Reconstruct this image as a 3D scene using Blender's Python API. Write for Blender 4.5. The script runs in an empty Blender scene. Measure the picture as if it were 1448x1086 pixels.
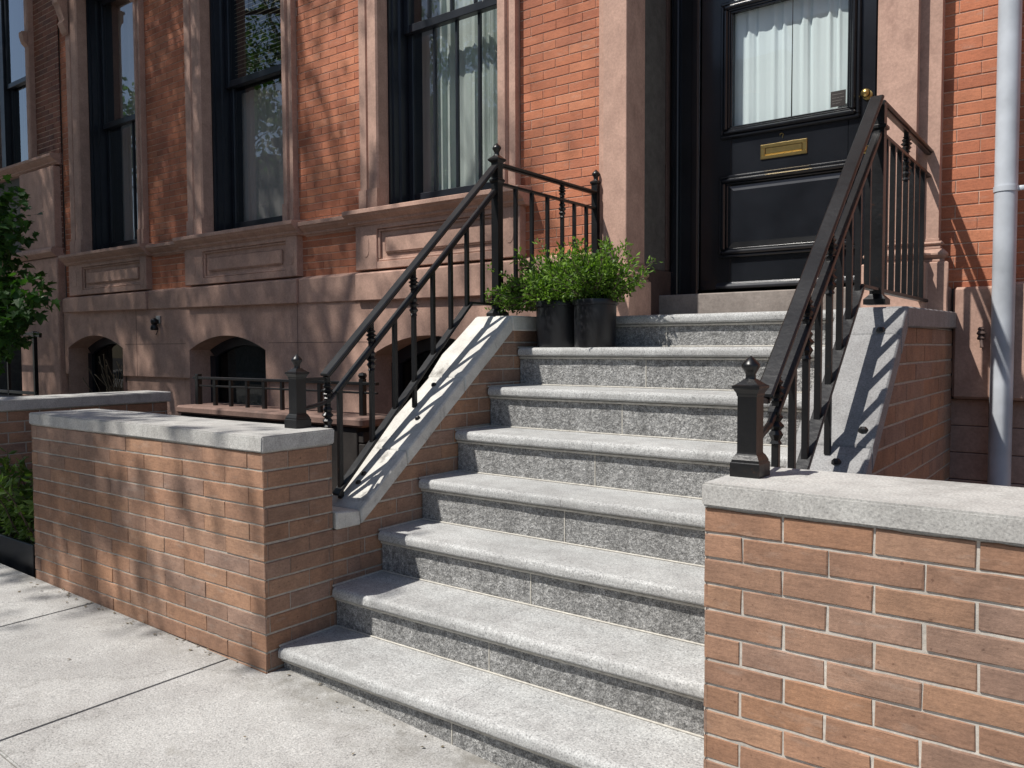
import bpy, bmesh, math, random
from mathutils import Vector, Matrix
rnd = random.Random(7)
S = bpy.context.scene
COL = S.collection

# ------------------------------------------------------------------ helpers
def obj(name, bm, mats, parent=None, smooth=None):
    me = bpy.data.meshes.new(name)
    bm.to_mesh(me); bm.free()
    for m in (mats if isinstance(mats, (list, tuple)) else [mats]):
        me.materials.append(m)
    o = bpy.data.objects.new(name, me)
    COL.objects.link(o)
    if parent is not None:
        o.parent = parent
    if smooth is not None:
        for p in me.polygons: p.use_smooth = True
        try:
            me.set_sharp_from_angle(angle=math.radians(smooth))
        except Exception:
            pass
    return o

def tag(o, label=None, cat=None, group=None, kind=None):
    if label: o['label'] = label
    if cat: o['category'] = cat
    if group: o['group'] = group
    if kind: o['kind'] = kind
    return o

def thing(name, label, cat, group=None):
    o = bpy.data.objects.new(name, None); COL.objects.link(o)
    return tag(o, label, cat, group)

def B(): return bmesh.new()

def box(bm, x0, x1, y0, y1, z0, z1, bev=0.0, mi=0):
    vs = [bm.verts.new((x, y, z)) for x in (x0, x1) for y in (y0, y1) for z in (z0, z1)]
    fs = [(0,1,3,2),(4,6,7,5),(0,4,5,1),(2,3,7,6),(0,2,6,4),(1,5,7,3)]
    F = []
    for f in fs:
        fc = bm.faces.new([vs[i] for i in f]); fc.material_index = mi; F.append(fc)
    if bev > 0:
        es = set(e for f in F for e in f.edges)
        r = bmesh.ops.bevel(bm, geom=list(es), offset=bev, segments=1, affect='EDGES')
        for f in r['faces']: f.material_index = mi
    return vs

def hexa(bm, pts, bev=0.0, mi=0):
    """8 points: bottom 4 ccw, top 4 ccw"""
    v = [bm.verts.new(p) for p in pts]
    F = [bm.faces.new([v[i] for i in f]) for f in ((3,2,1,0),(4,5,6,7),(0,1,5,4),(1,2,6,5),(2,3,7,6),(3,0,4,7))]
    for f in F: f.material_index = mi
    if bev > 0:
        es = set(e for f in F for e in f.edges)
        r = bmesh.ops.bevel(bm, geom=list(es), offset=bev, segments=1, affect='EDGES')
        for f in r['faces']: f.material_index = mi

def bar(bm, p, q, w, h, side=(1, 0, 0), bev=0.002):
    """rectangular bar from p to q; w along 'side', h along the normal to both"""
    p, q = Vector(p), Vector(q); d = (q - p).normalized(); s = Vector(side)
    s = (s - d * s.dot(d)).normalized(); n = s.cross(d).normalized()
    pts = []
    for a in (p, q):
        for (i, j) in ((-1,-1),(1,-1),(1,1),(-1,1)):
            pts.append(a + s * (w / 2 * i) + n * (h / 2 * j))
    hexa(bm, pts, bev)

def prism(bm, poly, axis, a0, a1, bev=0.0, mi=0):
    """extrude 2D polygon; axis 'x': poly (y,z); 'y': poly (x,z); 'z': poly (x,y)"""
    def P(c, a):
        return {'x': (a, c[0], c[1]), 'y': (c[0], a, c[1]), 'z': (c[0], c[1], a)}[axis]
    A = [bm.verts.new(P(c, a0)) for c in poly]; Bv = [bm.verts.new(P(c, a1)) for c in poly]
    n = len(poly); F = []
    F.append(bm.faces.new(A)); F.append(bm.faces.new(list(reversed(Bv))))
    for i in range(n):
        j = (i + 1) % n
        F.append(bm.faces.new((A[j], A[i], Bv[i], Bv[j])))
    for f in F: f.material_index = mi
    bmesh.ops.recalc_face_normals(bm, faces=F)
    if bev > 0:
        es = set(e for f in F for e in f.edges)
        r = bmesh.ops.bevel(bm, geom=list(es), offset=bev, segments=1, affect='EDGES')
        for f in r['faces']: f.material_index = mi
    return F

def lathe(bm, prof, c, n=16, mi=0, rot=0.0, sx=1.0):
    """prof: list of (r, z) bottom to top"""
    rings = []
    for r, z in prof:
        if r < 1e-5:
            rings.append([bm.verts.new((c[0], c[1], c[2] + z))])
        else:
            rings.append([bm.verts.new((c[0] + sx * r * math.cos(rot + 2*math.pi*i/n), c[1] + r * math.sin(rot + 2*math.pi*i/n), c[2] + z)) for i in range(n)])
    for a, b in zip(rings, rings[1:]):
        for i in range(n):
            j = (i + 1) % n
            if len(a) == 1 and len(b) == 1: continue
            if len(a) == 1: f = bm.faces.new((a[0], b[j], b[i]))
            elif len(b) == 1: f = bm.faces.new((a[i], a[j], b[0]))
            else: f = bm.faces.new((a[i], a[j], b[j], b[i]))
            f.material_index = mi
    if len(rings[0]) > 1: bm.faces.new(list(reversed(rings[0]))).material_index = mi
    if len(rings[-1]) > 1: bm.faces.new(rings[-1]).material_index = mi

def tube(bm, pts, radii, n=8, mi=0):
    pts = [Vector(p) for p in pts]; rings = []
    for k, p in enumerate(pts):
        d = (pts[min(k+1, len(pts)-1)] - pts[max(k-1, 0)]).normalized()
        a = Vector((0, 0, 1)) if abs(d.z) < .9 else Vector((1, 0, 0))
        s = d.cross(a).normalized(); t = d.cross(s).normalized()
        r = radii[k] if isinstance(radii, (list, tuple)) else radii
        rings.append([bm.verts.new(p + s * (r*math.cos(2*math.pi*i/n)) + t * (r*math.sin(2*math.pi*i/n))) for i in range(n)])
    for a, b in zip(rings, rings[1:]):
        for i in range(n):
            j = (i + 1) % n
            bm.faces.new((a[i], b[i], b[j], a[j])).material_index = mi
    bm.faces.new(rings[0]).material_index = mi; bm.faces.new(list(reversed(rings[-1]))).material_index = mi

def clip(poly, cp):
    out = poly
    n = len(cp)
    for i in range(n):
        a, b = cp[i], cp[(i+1) % n]
        ins = lambda p: (b[0]-a[0])*(p[1]-a[1]) - (b[1]-a[1])*(p[0]-a[0])
        res = []
        for k in range(len(out)):
            p, q = out[k], out[(k+1) % len(out)]
            sp, sq = ins(p), ins(q)
            if sp >= 0: res.append(p)
            if (sp > 0 > sq) or (sp < 0 < sq):
                t = sp / (sp - sq); res.append((p[0]+t*(q[0]-p[0]), p[1]+t*(q[1]-p[1])))
        out = res
        if len(out) < 3: return []
    return out

def area(p): return abs(sum(p[i][0]*p[(i+1)%len(p)][1]-p[(i+1)%len(p)][0]*p[i][1] for i in range(len(p))))/2

def brick_face(bm, O, u, poly, L=.2, H=.067, mo=.009, z0=0., off=0., rec=.005, bev=.003, jit=.0008, alt=.5, back=True, ragged=0., mov=None, sub=1):
    """bricks as separate little blocks on the plane through O with horizontal direction u; poly is convex, ccw, in (s, z)"""
    O, u = Vector(O), Vector(u); zv = Vector((0, 0, 1)); n = u.cross(zv)
    P = lambda s, z, d: O + u*s + zv*z + n*d
    smin = min(p[0] for p in poly); smax = max(p[0] for p in poly); lo = min(p[1] for p in poly); hi = max(p[1] for p in poly)
    r0 = math.floor((lo - z0)/H) - 1; r1 = math.ceil((hi - z0)/H) + 1
    for r in range(r0, r1):
        sh = off + (alt*L if r % 2 else 0.)
        wob = rnd.uniform(-1, 1)*.004
        k0 = math.floor((smin - sh)/L) - 1; k1 = math.ceil((smax - sh)/L) + 1
        for k in range(k0, k1):
            a = sh + k*L + wob; m = mo/2; mv = m if mov is None else mov/2*rnd.uniform(.6, 1.3)
            rc = [(a+mv, z0+r*H+m), (a+L-mv, z0+r*H+m), (a+L-mv, z0+(r+1)*H-m), (a+mv, z0+(r+1)*H-m)]
            c = clip(rc, poly)
            if len(c) < 3 or area(c) < 2e-4: continue
            w = max(p[0] for p in c)-min(p[0] for p in c); h = max(p[1] for p in c)-min(p[1] for p in c)
            if w < .012 or h < .01: continue
            cx = sum(p[0] for p in c)/len(c); cz = sum(p[1] for p in c)/len(c)
            fx, fz = max(.2, 1-2*bev/w), max(.2, 1-2*bev/h)
            d = rnd.uniform(-jit, jit)
            fr = [bm.verts.new(P(cx+(p[0]-cx)*fx, cz+(p[1]-cz)*fz, d+rnd.uniform(-jit, jit)*.4)) for p in c]
            if sub > 1:
                c2 = []
                for q, (p, e) in enumerate(zip(c, c[1:]+c[:1])):
                    L2 = math.hypot(e[0]-p[0], e[1]-p[1]); k2 = max(1, int(L2/.03)) if L2 > .03 else 1
                    c2 += [(p[0]+(e[0]-p[0])*t2/k2, p[1]+(e[1]-p[1])*t2/k2) for t2 in range(k2)]
                c = c2; bm.verts.ensure_lookup_table()
                for q in fr: bm.verts.remove(q)
                chip = rnd.randrange(len(c)) if rnd.random() < .3 else -1
                fr = [bm.verts.new(P(cx+(p[0]-cx)*(fx-(.035 if q == chip else 0)), cz+(p[1]-cz)*(fz-(.1 if q == chip else 0)), d+rnd.uniform(-jit, jit)*.4)) for q, p in enumerate(c)]
            c = [(p[0]+rnd.uniform(-1, 1)*ragged, p[1]+rnd.uniform(-1, 1)*ragged) for p in c]
            md = [bm.verts.new(P(p[0], p[1], -bev+d)) for p in c]
            bk = [bm.verts.new(P(p[0], p[1], -rec-.004)) for p in c]
            bm.faces.new(fr)
            nn = len(c)
            for i in range(nn):
                j = (i+1) % nn
                bm.faces.new((md[i], md[j], fr[j], fr[i])); bm.faces.new((bk[i], bk[j], md[j], md[i]))
    if back:
        f = bm.faces.new([bm.verts.new(P(p[0], p[1], -rec)) for p in poly]); f.material_index = 1

# ------------------------------------------------------------------ materials
def mat(name):
    m = bpy.data.materials.new(name); m.use_nodes = True
    nt = m.node_tree; b = nt.nodes['Principled BSDF']
    return m, nt, b

def nd(nt, typ, **kw):
    n = nt.nodes.new(typ)
    for k, v in kw.items():
        if k in n.inputs.keys(): n.inputs[k].default_value = v
        else: setattr(n, k, v)
    return n

def coords(nt, scale=(1, 1, 1)):
    g = nt.nodes.new('ShaderNodeNewGeometry')
    mp = nt.nodes.new('ShaderNodeMapping'); mp.inputs['Scale'].default_value = scale
    nt.links.new(g.outputs['Position'], mp.inputs['Vector'])
    return mp.outputs[0]

def noise(nt, vec, scale, detail=4, rough=.55):
    n = nt.nodes.new('ShaderNodeTexNoise'); n.inputs['Scale'].default_value = scale
    n.inputs['Detail'].default_value = detail; n.inputs['Roughness'].default_value = rough
    nt.links.new(vec, n.inputs['Vector']); return n.outputs['Fac']

def ramp(nt, fac, stops):
    r = nt.nodes.new('ShaderNodeValToRGB'); e = r.color_ramp.elements
    while len(e) < len(stops): e.new(.5)
    for i, (p, c) in enumerate(stops):
        e[i].position = p; e[i].color = (*c, 1) if len(c) == 3 else c
    nt.links.new(fac, r.inputs[0]); return r.outputs[0]

def mixc(nt, a, b, fac, mode='MIX'):
    m = nt.nodes.new('ShaderNodeMix'); m.data_type = 'RGBA'; m.blend_type = mode
    for s, v in ((6, a), (7, b)):
        if hasattr(v, 'is_linked') or hasattr(v, 'links'): nt.links.new(v, m.inputs[s])
        else: m.inputs[s].default_value = (*v, 1)
    if hasattr(fac, 'links'): nt.links.new(fac, m.inputs[0])
    else: m.inputs[0].default_value = fac
    return m.outputs[2]

def bump(nt, b, h, strength=.3, dist=.01, prev=None):
    bp = nt.nodes.new('ShaderNodeBump'); bp.inputs['Strength'].default_value = strength; bp.inputs['Distance'].default_value = dist
    nt.links.new(h, bp.inputs['Height'])
    if prev is not None: nt.links.new(prev, bp.inputs['Normal'])
    if b is not None: nt.links.new(bp.outputs[0], b.inputs['Normal'])
    return bp.outputs[0]

def M_brick(name, cols, dirt=.25, bstr=.35, dark=(.12, .07, .05)):
    m, nt, b = mat(name)
    g = nt.nodes.new('ShaderNodeNewGeometry')
    c = ramp(nt, g.outputs['Random Per Island'], [(i/(len(cols)-1) if len(cols) > 1 else 0, k) for i, k in enumerate(cols)])
    v = coords(nt)
    n1 = noise(nt, v, 14, 6, .65); n2 = noise(nt, v, 2.3, 5, .6); n3 = noise(nt, v, 130, 4, .7)
    f = ramp(nt, n1, [(.38, (0, 0, 0)), (.75, (1, 1, 1))])
    mm = nt.nodes.new('ShaderNodeMath'); mm.operation = 'MULTIPLY'; mm.inputs[1].default_value = dirt; nt.links.new(f, mm.inputs[0])
    c = mixc(nt, c, dark, mm.outputs[0])
    c = mixc(nt, c, ramp(nt, n2, [(.3, (.64, .64, .66)), (.7, (1.14, 1.11, 1.08))]), 1.0, 'MULTIPLY')
    c = mixc(nt, c, ramp(nt, n3, [(.35, (.82, .82, .82)), (.62, (1.08, 1.08, 1.08))]), .8, 'MULTIPLY')
    # pale efflorescence smears
    n4 = noise(nt, coords(nt, (1.5, 1.5, 5)), 6, 5, .6)
    f4 = ramp(nt, n4, [(.58, (0, 0, 0)), (.78, (.3, .3, .3))])
    c = mixc(nt, c, (.42, .36, .31), f4)
    nt.links.new(c, b.inputs['Base Color']); b.inputs['Roughness'].default_value = .85
    n5 = noise(nt, coords(nt, (.22, .22, 1)), 150, 4, .7)
    c = mixc(nt, c, ramp(nt, n5, [(.34, (.78, .77, .76)), (.5, (1, 1, 1)), (.66, (1.1, 1.1, 1.1))]), .7, 'MULTIPLY')
    pv = noise(nt, v, 75, 2, .4)
    c = mixc(nt, c, ramp(nt, pv, [(.25, (.55, .5, .48)), (.31, (1, 1, 1))]), .8, 'MULTIPLY')
    nt.links.new(c, b.inputs['Base Color'])
    p = bump(nt, None, n3, bstr, .002); p = bump(nt, None, n5, .3, .003, p); bump(nt, b, n1, .3, .006, p)
    return m

def M_mortar(name, col):
    m, nt, b = mat(name); v = coords(nt)
    n = noise(nt, v, 60, 5, .7); n2 = noise(nt, v, 3, 4)
    c = mixc(nt, ramp(nt, n, [(.3, tuple(x*.7 for x in col)), (.7, tuple(x*1.1 for x in col))]), ramp(nt, n2, [(.3, (.75, .75, .75)), (.7, (1.1, 1.1, 1.1))]), 1., 'MULTIPLY')
    nt.links.new(c, b.inputs['Base Color']); b.inputs['Roughness'].default_value = .95
    bump(nt, b, n, .5, .003)
    return m

def M_stone(name, col, var=.18, scale=3., fine=90., bstr=.25, rough=.85, stain=None, streak=False, specks=0., spots=False):
    m, nt, b = mat(name); v = coords(nt, (1, 1, .35) if streak else (1, 1, 1)); w = coords(nt)
    n1 = noise(nt, v, scale, 6, .6); n2 = noise(nt, w, fine, 5, .7); n3 = noise(nt, w, scale*5, 6, .65)
    lo = tuple(x*(1-var) for x in col); hi = tuple(min(1, x*(1+var)) for x in col)
    c = ramp(nt, n1, [(.3, lo), (.7, hi)])
    c = mixc(nt, c, ramp(nt, n2, [(.3, (.8, .8, .8)), (.65, (1.1, 1.1, 1.1))]), .9, 'MULTIPLY')
    c = mixc(nt, c, ramp(nt, n3, [(.35, (.86, .85, .85)), (.6, (1.05, 1.05, 1.05))]), 1., 'MULTIPLY')
    if specks:
        s = noise(nt, w, 190, 3, .6)
        c = mixc(nt, c, ramp(nt, s, [(.34, (.42, .42, .43)), (.46, (.95, .95, .95)), (.56, (1.04, 1.04, 1.04)), (.68, (1.45, 1.45, 1.45))]), specks, 'MULTIPLY')
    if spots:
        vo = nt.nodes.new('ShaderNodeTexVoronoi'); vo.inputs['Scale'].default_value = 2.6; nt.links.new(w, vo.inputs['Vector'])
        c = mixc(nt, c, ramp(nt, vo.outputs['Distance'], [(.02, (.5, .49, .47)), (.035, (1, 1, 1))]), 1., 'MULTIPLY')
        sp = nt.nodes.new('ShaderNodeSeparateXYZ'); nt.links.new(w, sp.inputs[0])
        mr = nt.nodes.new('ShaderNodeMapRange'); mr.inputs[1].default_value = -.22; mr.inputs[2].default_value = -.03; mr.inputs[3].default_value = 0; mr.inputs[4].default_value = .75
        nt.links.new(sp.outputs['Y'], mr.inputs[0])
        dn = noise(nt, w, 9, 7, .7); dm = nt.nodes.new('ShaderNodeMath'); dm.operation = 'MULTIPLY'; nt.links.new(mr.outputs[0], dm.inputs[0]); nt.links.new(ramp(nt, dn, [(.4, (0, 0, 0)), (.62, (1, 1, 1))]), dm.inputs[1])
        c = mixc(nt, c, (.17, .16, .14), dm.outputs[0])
        wv = noise(nt, coords(nt, (1, 1, 1)), .8, 9, .62)
        c = mixc(nt, c, ramp(nt, wv, [(.4955, (1, 1, 1)), (.499, (.55, .54, .52)), (.501, (.55, .54, .52)), (.5045, (1, 1, 1))]), .5, 'MULTIPLY')
    if stain:
        n4 = noise(nt, coords(nt, (1, 1, .5)), 5, 8, .7)
        c = mixc(nt, c, stain[0], ramp(nt, n4, [(stain[1], (0, 0, 0)), (stain[1]+.12, (stain[2],)*3)]))
    nt.links.new(c, b.inputs['Base Color']); b.inputs['Roughness'].default_value = rough
    p = bump(nt, None, n2, bstr, .002); bump(nt, b, n3, bstr*.8, .008, p)
    return m

def M_rockface(name, col):
    m, nt, b = mat(name); w = coords(nt)
    n0 = noise(nt, w, 55, 6, .75)
    vo = nt.nodes.new('ShaderNodeTexVoronoi'); vo.inputs['Scale'].default_value = 95; nt.links.new(w, vo.inputs['Vector'])
    s = noise(nt, w, 200, 3, .6); big = noise(nt, coords(nt, (1, 1, .25)), 9, 6, .65)
    c = ramp(nt, n0, [(.32, tuple(x*.45 for x in col)), (.5, col), (.68, tuple(min(1, x*1.75) for x in col))])
    c = mixc(nt, c, ramp(nt, s, [(.35, (.4, .4, .42)), (.5, (1, 1, 1)), (.66, (1.6, 1.6, 1.58))]), .8, 'MULTIPLY')
    c = mixc(nt, c, ramp(nt, big, [(.3, (.68, .68, .68)), (.7, (1.2, 1.2, 1.2))]), 1., 'MULTIPLY')
    nt.links.new(c, b.inputs['Base Color']); b.inputs['Roughness'].default_value = .85
    p = bump(nt, None, vo.outputs['Distance'], .5, .006); bump(nt, b, n0, 1., .012, p)
    return m

def M_paint(name, col, rough=.35, nscale=30, bstr=.08, coat=0., spec=.5):
    m, nt, b = mat(name); w = coords(nt)
    n = noise(nt, w, nscale, 4); n2 = noise(nt, w, 4, 4)
    c = ramp(nt, n2, [(.3, tuple(x*.75 for x in col)), (.7, tuple(min(1, x*1.25) for x in col))])
    nt.links.new(c, b.inputs['Base Color'])
    r = nt.nodes.new('ShaderNodeMapRange'); r.inputs[3].default_value = rough*.75; r.inputs[4].default_value = rough*1.3
    nt.links.new(n2, r.inputs[0]); nt.links.new(r.outputs[0], b.inputs['Roughness'])
    b.inputs['Specular IOR Level'].default_value = spec
    if coat: b.inputs['Coat Weight'].default_value = coat; b.inputs['Coat Roughness'].default_value = .08
    bump(nt, b, n, bstr, .003)
    return m

def M_metal(name, col, rough):
    m, nt, b = mat(name); n = noise(nt, coords(nt), 40, 4)
    nt.links.new(ramp(nt, n, [(.3, tuple(x*.8 for x in col)), (.7, col)]), b.inputs['Base Color'])
    b.inputs['Metallic'].default_value = 1; b.inputs['Roughness'].default_value = rough
    return m

def M_leaf(name, c1, c2, trans=.35):
    m, nt, b = mat(name)
    g = nt.nodes.new('ShaderNodeNewGeometry')
    c = ramp(nt, g.outputs['Random Per Island'], [(0, c1), (.75, c2), (1, tuple(min(1, x*1.4) for x in c2))])
    nt.links.new(c, b.inputs['Base Color']); b.inputs['Roughness'].default_value = .5; b.inputs['Specular IOR Level'].default_value = .35
    t = nt.nodes.new('ShaderNodeBsdfTranslucent')
    tc = mixc(nt, c, (1.3, 1.6, .5), 1., 'MULTIPLY'); nt.links.new(tc, t.inputs['Color'])
    mx = nt.nodes.new('ShaderNodeMixShader'); mx.inputs[0].default_value = trans
    nt.links.new(b.outputs[0], mx.inputs[1]); nt.links.new(t.outputs[0], mx.inputs[2])
    nt.links.new(mx.outputs[0], nt.nodes['Material Output'].inputs['Surface'])
    return m

def M_glass(name, tint=(1, 1, 1), refl=1.0, rough=.0):
    m = bpy.data.materials.new(name); m.use_nodes = True; nt = m.node_tree; nt.nodes.clear()
    out = nt.nodes.new('ShaderNodeOutputMaterial'); mx = nt.nodes.new('ShaderNodeMixShader')
    t = nt.nodes.new('ShaderNodeBsdfTransparent'); t.inputs[0].default_value = (*tint, 1)
    gl = nt.nodes.new('ShaderNodeBsdfGlossy'); gl.inputs['Roughness'].default_value = rough
    lw = nt.nodes.new('ShaderNodeLayerWeight'); lw.inputs['Blend'].default_value = .5
    p5 = nt.nodes.new('ShaderNodeMath'); p5.operation = 'POWER'; p5.inputs[1].default_value = 5; nt.links.new(lw.outputs['Facing'], p5.inputs[0])
    f = nt.nodes.new('ShaderNodeMath'); f.operation = 'MULTIPLY_ADD'; f.inputs[1].default_value = .96; f.inputs[2].default_value = .045; nt.links.new(p5.outputs[0], f.inputs[0])
    # old float glass is never quite flat
    n = noise(nt, coords(nt), 2.2, 2, .4); bp = nt.nodes.new('ShaderNodeBump'); bp.inputs['Strength'].default_value = .025; bp.inputs['Distance'].default_value = .05
    nt.links.new(n, bp.inputs['Height']); nt.links.new(bp.outputs[0], gl.inputs['Normal'])
    k = nt.nodes.new('ShaderNodeMath'); k.operation = 'MULTIPLY'; k.use_clamp = True; k.inputs[1].default_value = 3.3*refl
    nt.links.new(f.outputs[0], k.inputs[0]); nt.links.new(k.outputs[0], mx.inputs[0])
    nt.links.new(t.outputs[0], mx.inputs[1]); nt.links.new(gl.outputs[0], mx.inputs[2]); nt.links.new(mx.outputs[0], out.inputs[0])
    return m

def M_cloth(name, col, trans=.3):
    m, nt, b = mat(name); n = noise(nt, coords(nt), 300, 3)
    b.inputs['Base Color'].default_value = (*col, 1); b.inputs['Roughness'].default_value = .9
    bump(nt, b, n, .15, .001)
    t = nt.nodes.new('ShaderNodeBsdfTranslucent'); t.inputs[0].default_value = (*col, 1)
    mx = nt.nodes.new('ShaderNodeMixShader'); mx.inputs[0].default_value = trans
    nt.links.new(b.outputs[0], mx.inputs[1]); nt.links.new(t.outputs[0], mx.inputs[2])
    nt.links.new(mx.outputs[0], nt.nodes['Material Output'].inputs['Surface'])
    return m

m_tan = M_brick('tan brick', [(.36, .205, .13), (.40, .225, .14), (.315, .20, .145), (.375, .205, .12), (.42, .25, .16), (.33, .22, .17), (.36, .195, .115), (.325, .195, .135)], .45)
m_tanmort = M_mortar('grey lime mortar', (.47, .43, .375))
m_palemort = M_mortar('pale lime mortar', (.60, .56, .50))
m_red = M_brick('red pressed brick', [(.50, .175, .09), (.58, .215, .112), (.44, .15, .08), (.62, .25, .135), (.54, .19, .096), (.47, .175, .10)], .12, .2, (.16, .06, .04))
m_redmort = M_mortar('pale pointing', (.66, .47, .36))
m_oldred = M_brick('weathered brick', [(.26, .10, .065), (.32, .13, .08), (.18, .08, .06), (.30, .11, .06)], .4)
m_brown = M_stone('brownstone', (.495, .315, .245), .17, 1.7, 70, .3, .85, ((.27, .155, .12), .58, .55), True)
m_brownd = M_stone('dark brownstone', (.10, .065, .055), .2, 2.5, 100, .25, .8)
m_curbst = M_stone('weathered brown curb stone', (.20, .125, .10), .3, 3, 80, .4, .85, ((.09, .07, .06), .55, .7))
m_thresh = M_stone('grey brown threshold', (.27, .235, .21), .15, 3, 80, .3)
m_grey = M_stone('grey coping limestone', (.435, .43, .41), .12, 2.5, 160, .4, .85, ((.22, .215, .2), .56, .55), specks=.5)
m_capgrey = M_stone('grey granite cap', (.26, .26, .26), .1, 3., 160, .3, .8, None, specks=.5)
m_cap = M_stone('pale cheek cap limestone', (.56, .55, .51), .1, 3., 160, .3, .85, ((.10, .09, .08), .585, .9))
m_tread = M_stone('honed granite', (.405, .41, .403), .13, 2.2, 90, .45, .75, ((.27, .27, .26), .57, .5), specks=.85)
m_riser = M_rockface('pitched granite', (.30, .30, .295))
m_caulk = M_stone('caulk', (.50, .48, .43), .1, 10, 80, .2, .9)
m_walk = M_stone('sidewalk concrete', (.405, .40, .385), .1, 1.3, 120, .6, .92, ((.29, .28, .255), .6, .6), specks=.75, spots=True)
m_joint = M_mortar('joint dirt', (.2, .185, .16))
m_asph = M_stone('asphalt', (.055, .055, .058), .2, 2, 220, .6, .9)
m_soil = M_stone('areaway paving', (.10, .092, .083), .3, 3, 60, .5, .95)
m_iron = M_paint('black painted iron', (.0055, .0057, .0065), .37, 45, .4)
def rusty(m):
    nt = m.node_tree; b = nt.nodes['Principled BSDF']; src = b.inputs['Base Color'].links[0].from_socket
    n = noise(nt, coords(nt), 26, 8, .75)
    nt.links.new(mixc(nt, src, (.06, .026, .013), ramp(nt, n, [(.62, (0, 0, 0)), (.72, (.8, .8, .8))])), b.inputs['Base Color'])
rusty(m_iron)
m_door = M_paint('black door paint', (.010, .0115, .015), .22, 14, .03, .3)
m_sash = M_paint('dark window paint', (.014, .017, .024), .35, 25, .05)
m_pot = M_paint('black plastic', (.009, .010, .0125), .36, 12, .03)
m_pipe = M_paint('grey painted pipe', (.46, .49, .53), .38, 10, .05)
m_brass = M_metal('brass', (.58, .42, .16), .3)
m_steel = M_metal('worn steel', (.45, .45, .45), .45)
m_glass = M_glass('window glass'); m_doorglass = M_glass('door glass', (.97, 1, 1), .45); m_bglass = M_glass('dim glass', (.4, .42, .42), .2)
m_white = M_cloth('pale door curtain', (.80, .88, .89), .2); m_sheer = M_cloth('sage sheer curtain', (.62, .72, .68), .3)
m_lin = M_cloth('grey linen curtain', (.46, .45, .43), .2)
m_blind = M_cloth('blind slats', (.72, .72, .55), .1)
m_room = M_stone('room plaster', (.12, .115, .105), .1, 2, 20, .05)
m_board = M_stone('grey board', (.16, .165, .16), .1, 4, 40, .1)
m_bark = M_stone('bark', (.10, .075, .055), .3, 6, 30, .9, .95, None, True)
m_boxleaf = M_leaf('boxwood leaves', (.032, .076, .012), (.14, .24, .032), .32)
m_maple = M_leaf('maple leaves', (.022, .065, .014), (.05, .12, .025), .3)
m_hedge = M_leaf('hedge leaves', (.04, .08, .015), (.12, .19, .04), .3)
m_streetleaf = M_leaf('street tree leaves', (.03, .07, .015), (.07, .14, .03), .3)
m_dry = M_stone('dry stems', (.16, .13, .085), .3, 8, 40, .3)
m_plate = M_paint('dark notice plate', (.035, .03, .028), .4, 80, .1)
m_platetext = M_paint('notice print', (.16, .15, .14), .6)
m_pitdark = M_stone('stone painted pit dark', (.022, .018, .016), .2, 3, 60, .3)  # near-black colour paints in the darkness of the areaway pit
m_far = M_brick('far brick', [(.40, .36, .31), (.44, .40, .34)], .2)
m_cornice = M_paint('cornice paint', (.05, .045, .04), .5)

# ------------------------------------------------------------------ camera
def make_camera():
    yaw, pitch, roll, f = math.radians(36.9291), math.radians(-2.625), math.radians(-.2436), 1139.63
    F = Vector((-math.sin(yaw)*math.cos(pitch), math.cos(yaw)*math.cos(pitch), math.sin(pitch)))
    R = Vector((math.cos(yaw), math.sin(yaw), 0)); U = R.cross(F)
    R2 = R*math.cos(roll) + U*math.sin(roll); U2 = U*math.cos(roll) - R*math.sin(roll)
    cam = bpy.data.cameras.new('camera'); o = bpy.data.objects.new('camera', cam); COL.objects.link(o)
    mt = Matrix((R2, U2, -F)).transposed().to_4x4(); mt.translation = Vector((2.4501, -1.8095, 1.2862))
    o.matrix_world = mt
    cam.sensor_width = 36; cam.lens = f/1448*36; cam.clip_start = .05; cam.clip_end = 600
    S.camera = o
make_camera()

# ------------------------------------------------------------------ light
SUN = Vector((-.36, -.56, 1)).normalized()
def make_light():
    el = math.asin(SUN.z); az = math.atan2(SUN.x, SUN.y)
    w = bpy.data.worlds.new('World'); S.world = w; w.use_nodes = True; nt = w.node_tree
    sky = nt.nodes.new('ShaderNodeTexSky'); sky.sky_type = 'NISHITA'; sky.sun_disc = False
    sky.sun_elevation = el; sky.sun_rotation = az; sky.air_density = 1.0; sky.dust_density = .8; sky.ozone_density = 1.2
    bg = nt.nodes['Background']; bg.inputs['Strength'].default_value = .085
    nt.links.new(sky.outputs[0], bg.inputs[0])
    L = bpy.data.lights.new('sun', 'SUN'); L.energy = 4.9; L.angle = math.radians(.7); L.color = (1, .955, .89)
    o = bpy.data.objects.new('sun', L); COL.objects.link(o)
    o.rotation_euler = (-SUN).to_track_quat('-Z', 'Y').to_euler(); o.location = SUN*30
    S.view_settings.view_transform = 'Standard'; S.view_settings.look = 'None'; S.view_settings.exposure = .21; S.view_settings.gamma = 1
make_light()
S.cycles.max_bounces = 8; S.cycles.transparent_max_bounces = 12
S.cycles.use_denoising = True

# ------------------------------------------------------------------ ground
def gz(x, y=0.):
    z = .103 - .0172*x if x < 0 else .103 - .055*x
    return max(z, .0) - max(0, -y-.2)*.006 if x < 1.85 else max(.103-.055*1.85, 0)-max(0, -y-.2)*.006

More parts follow.
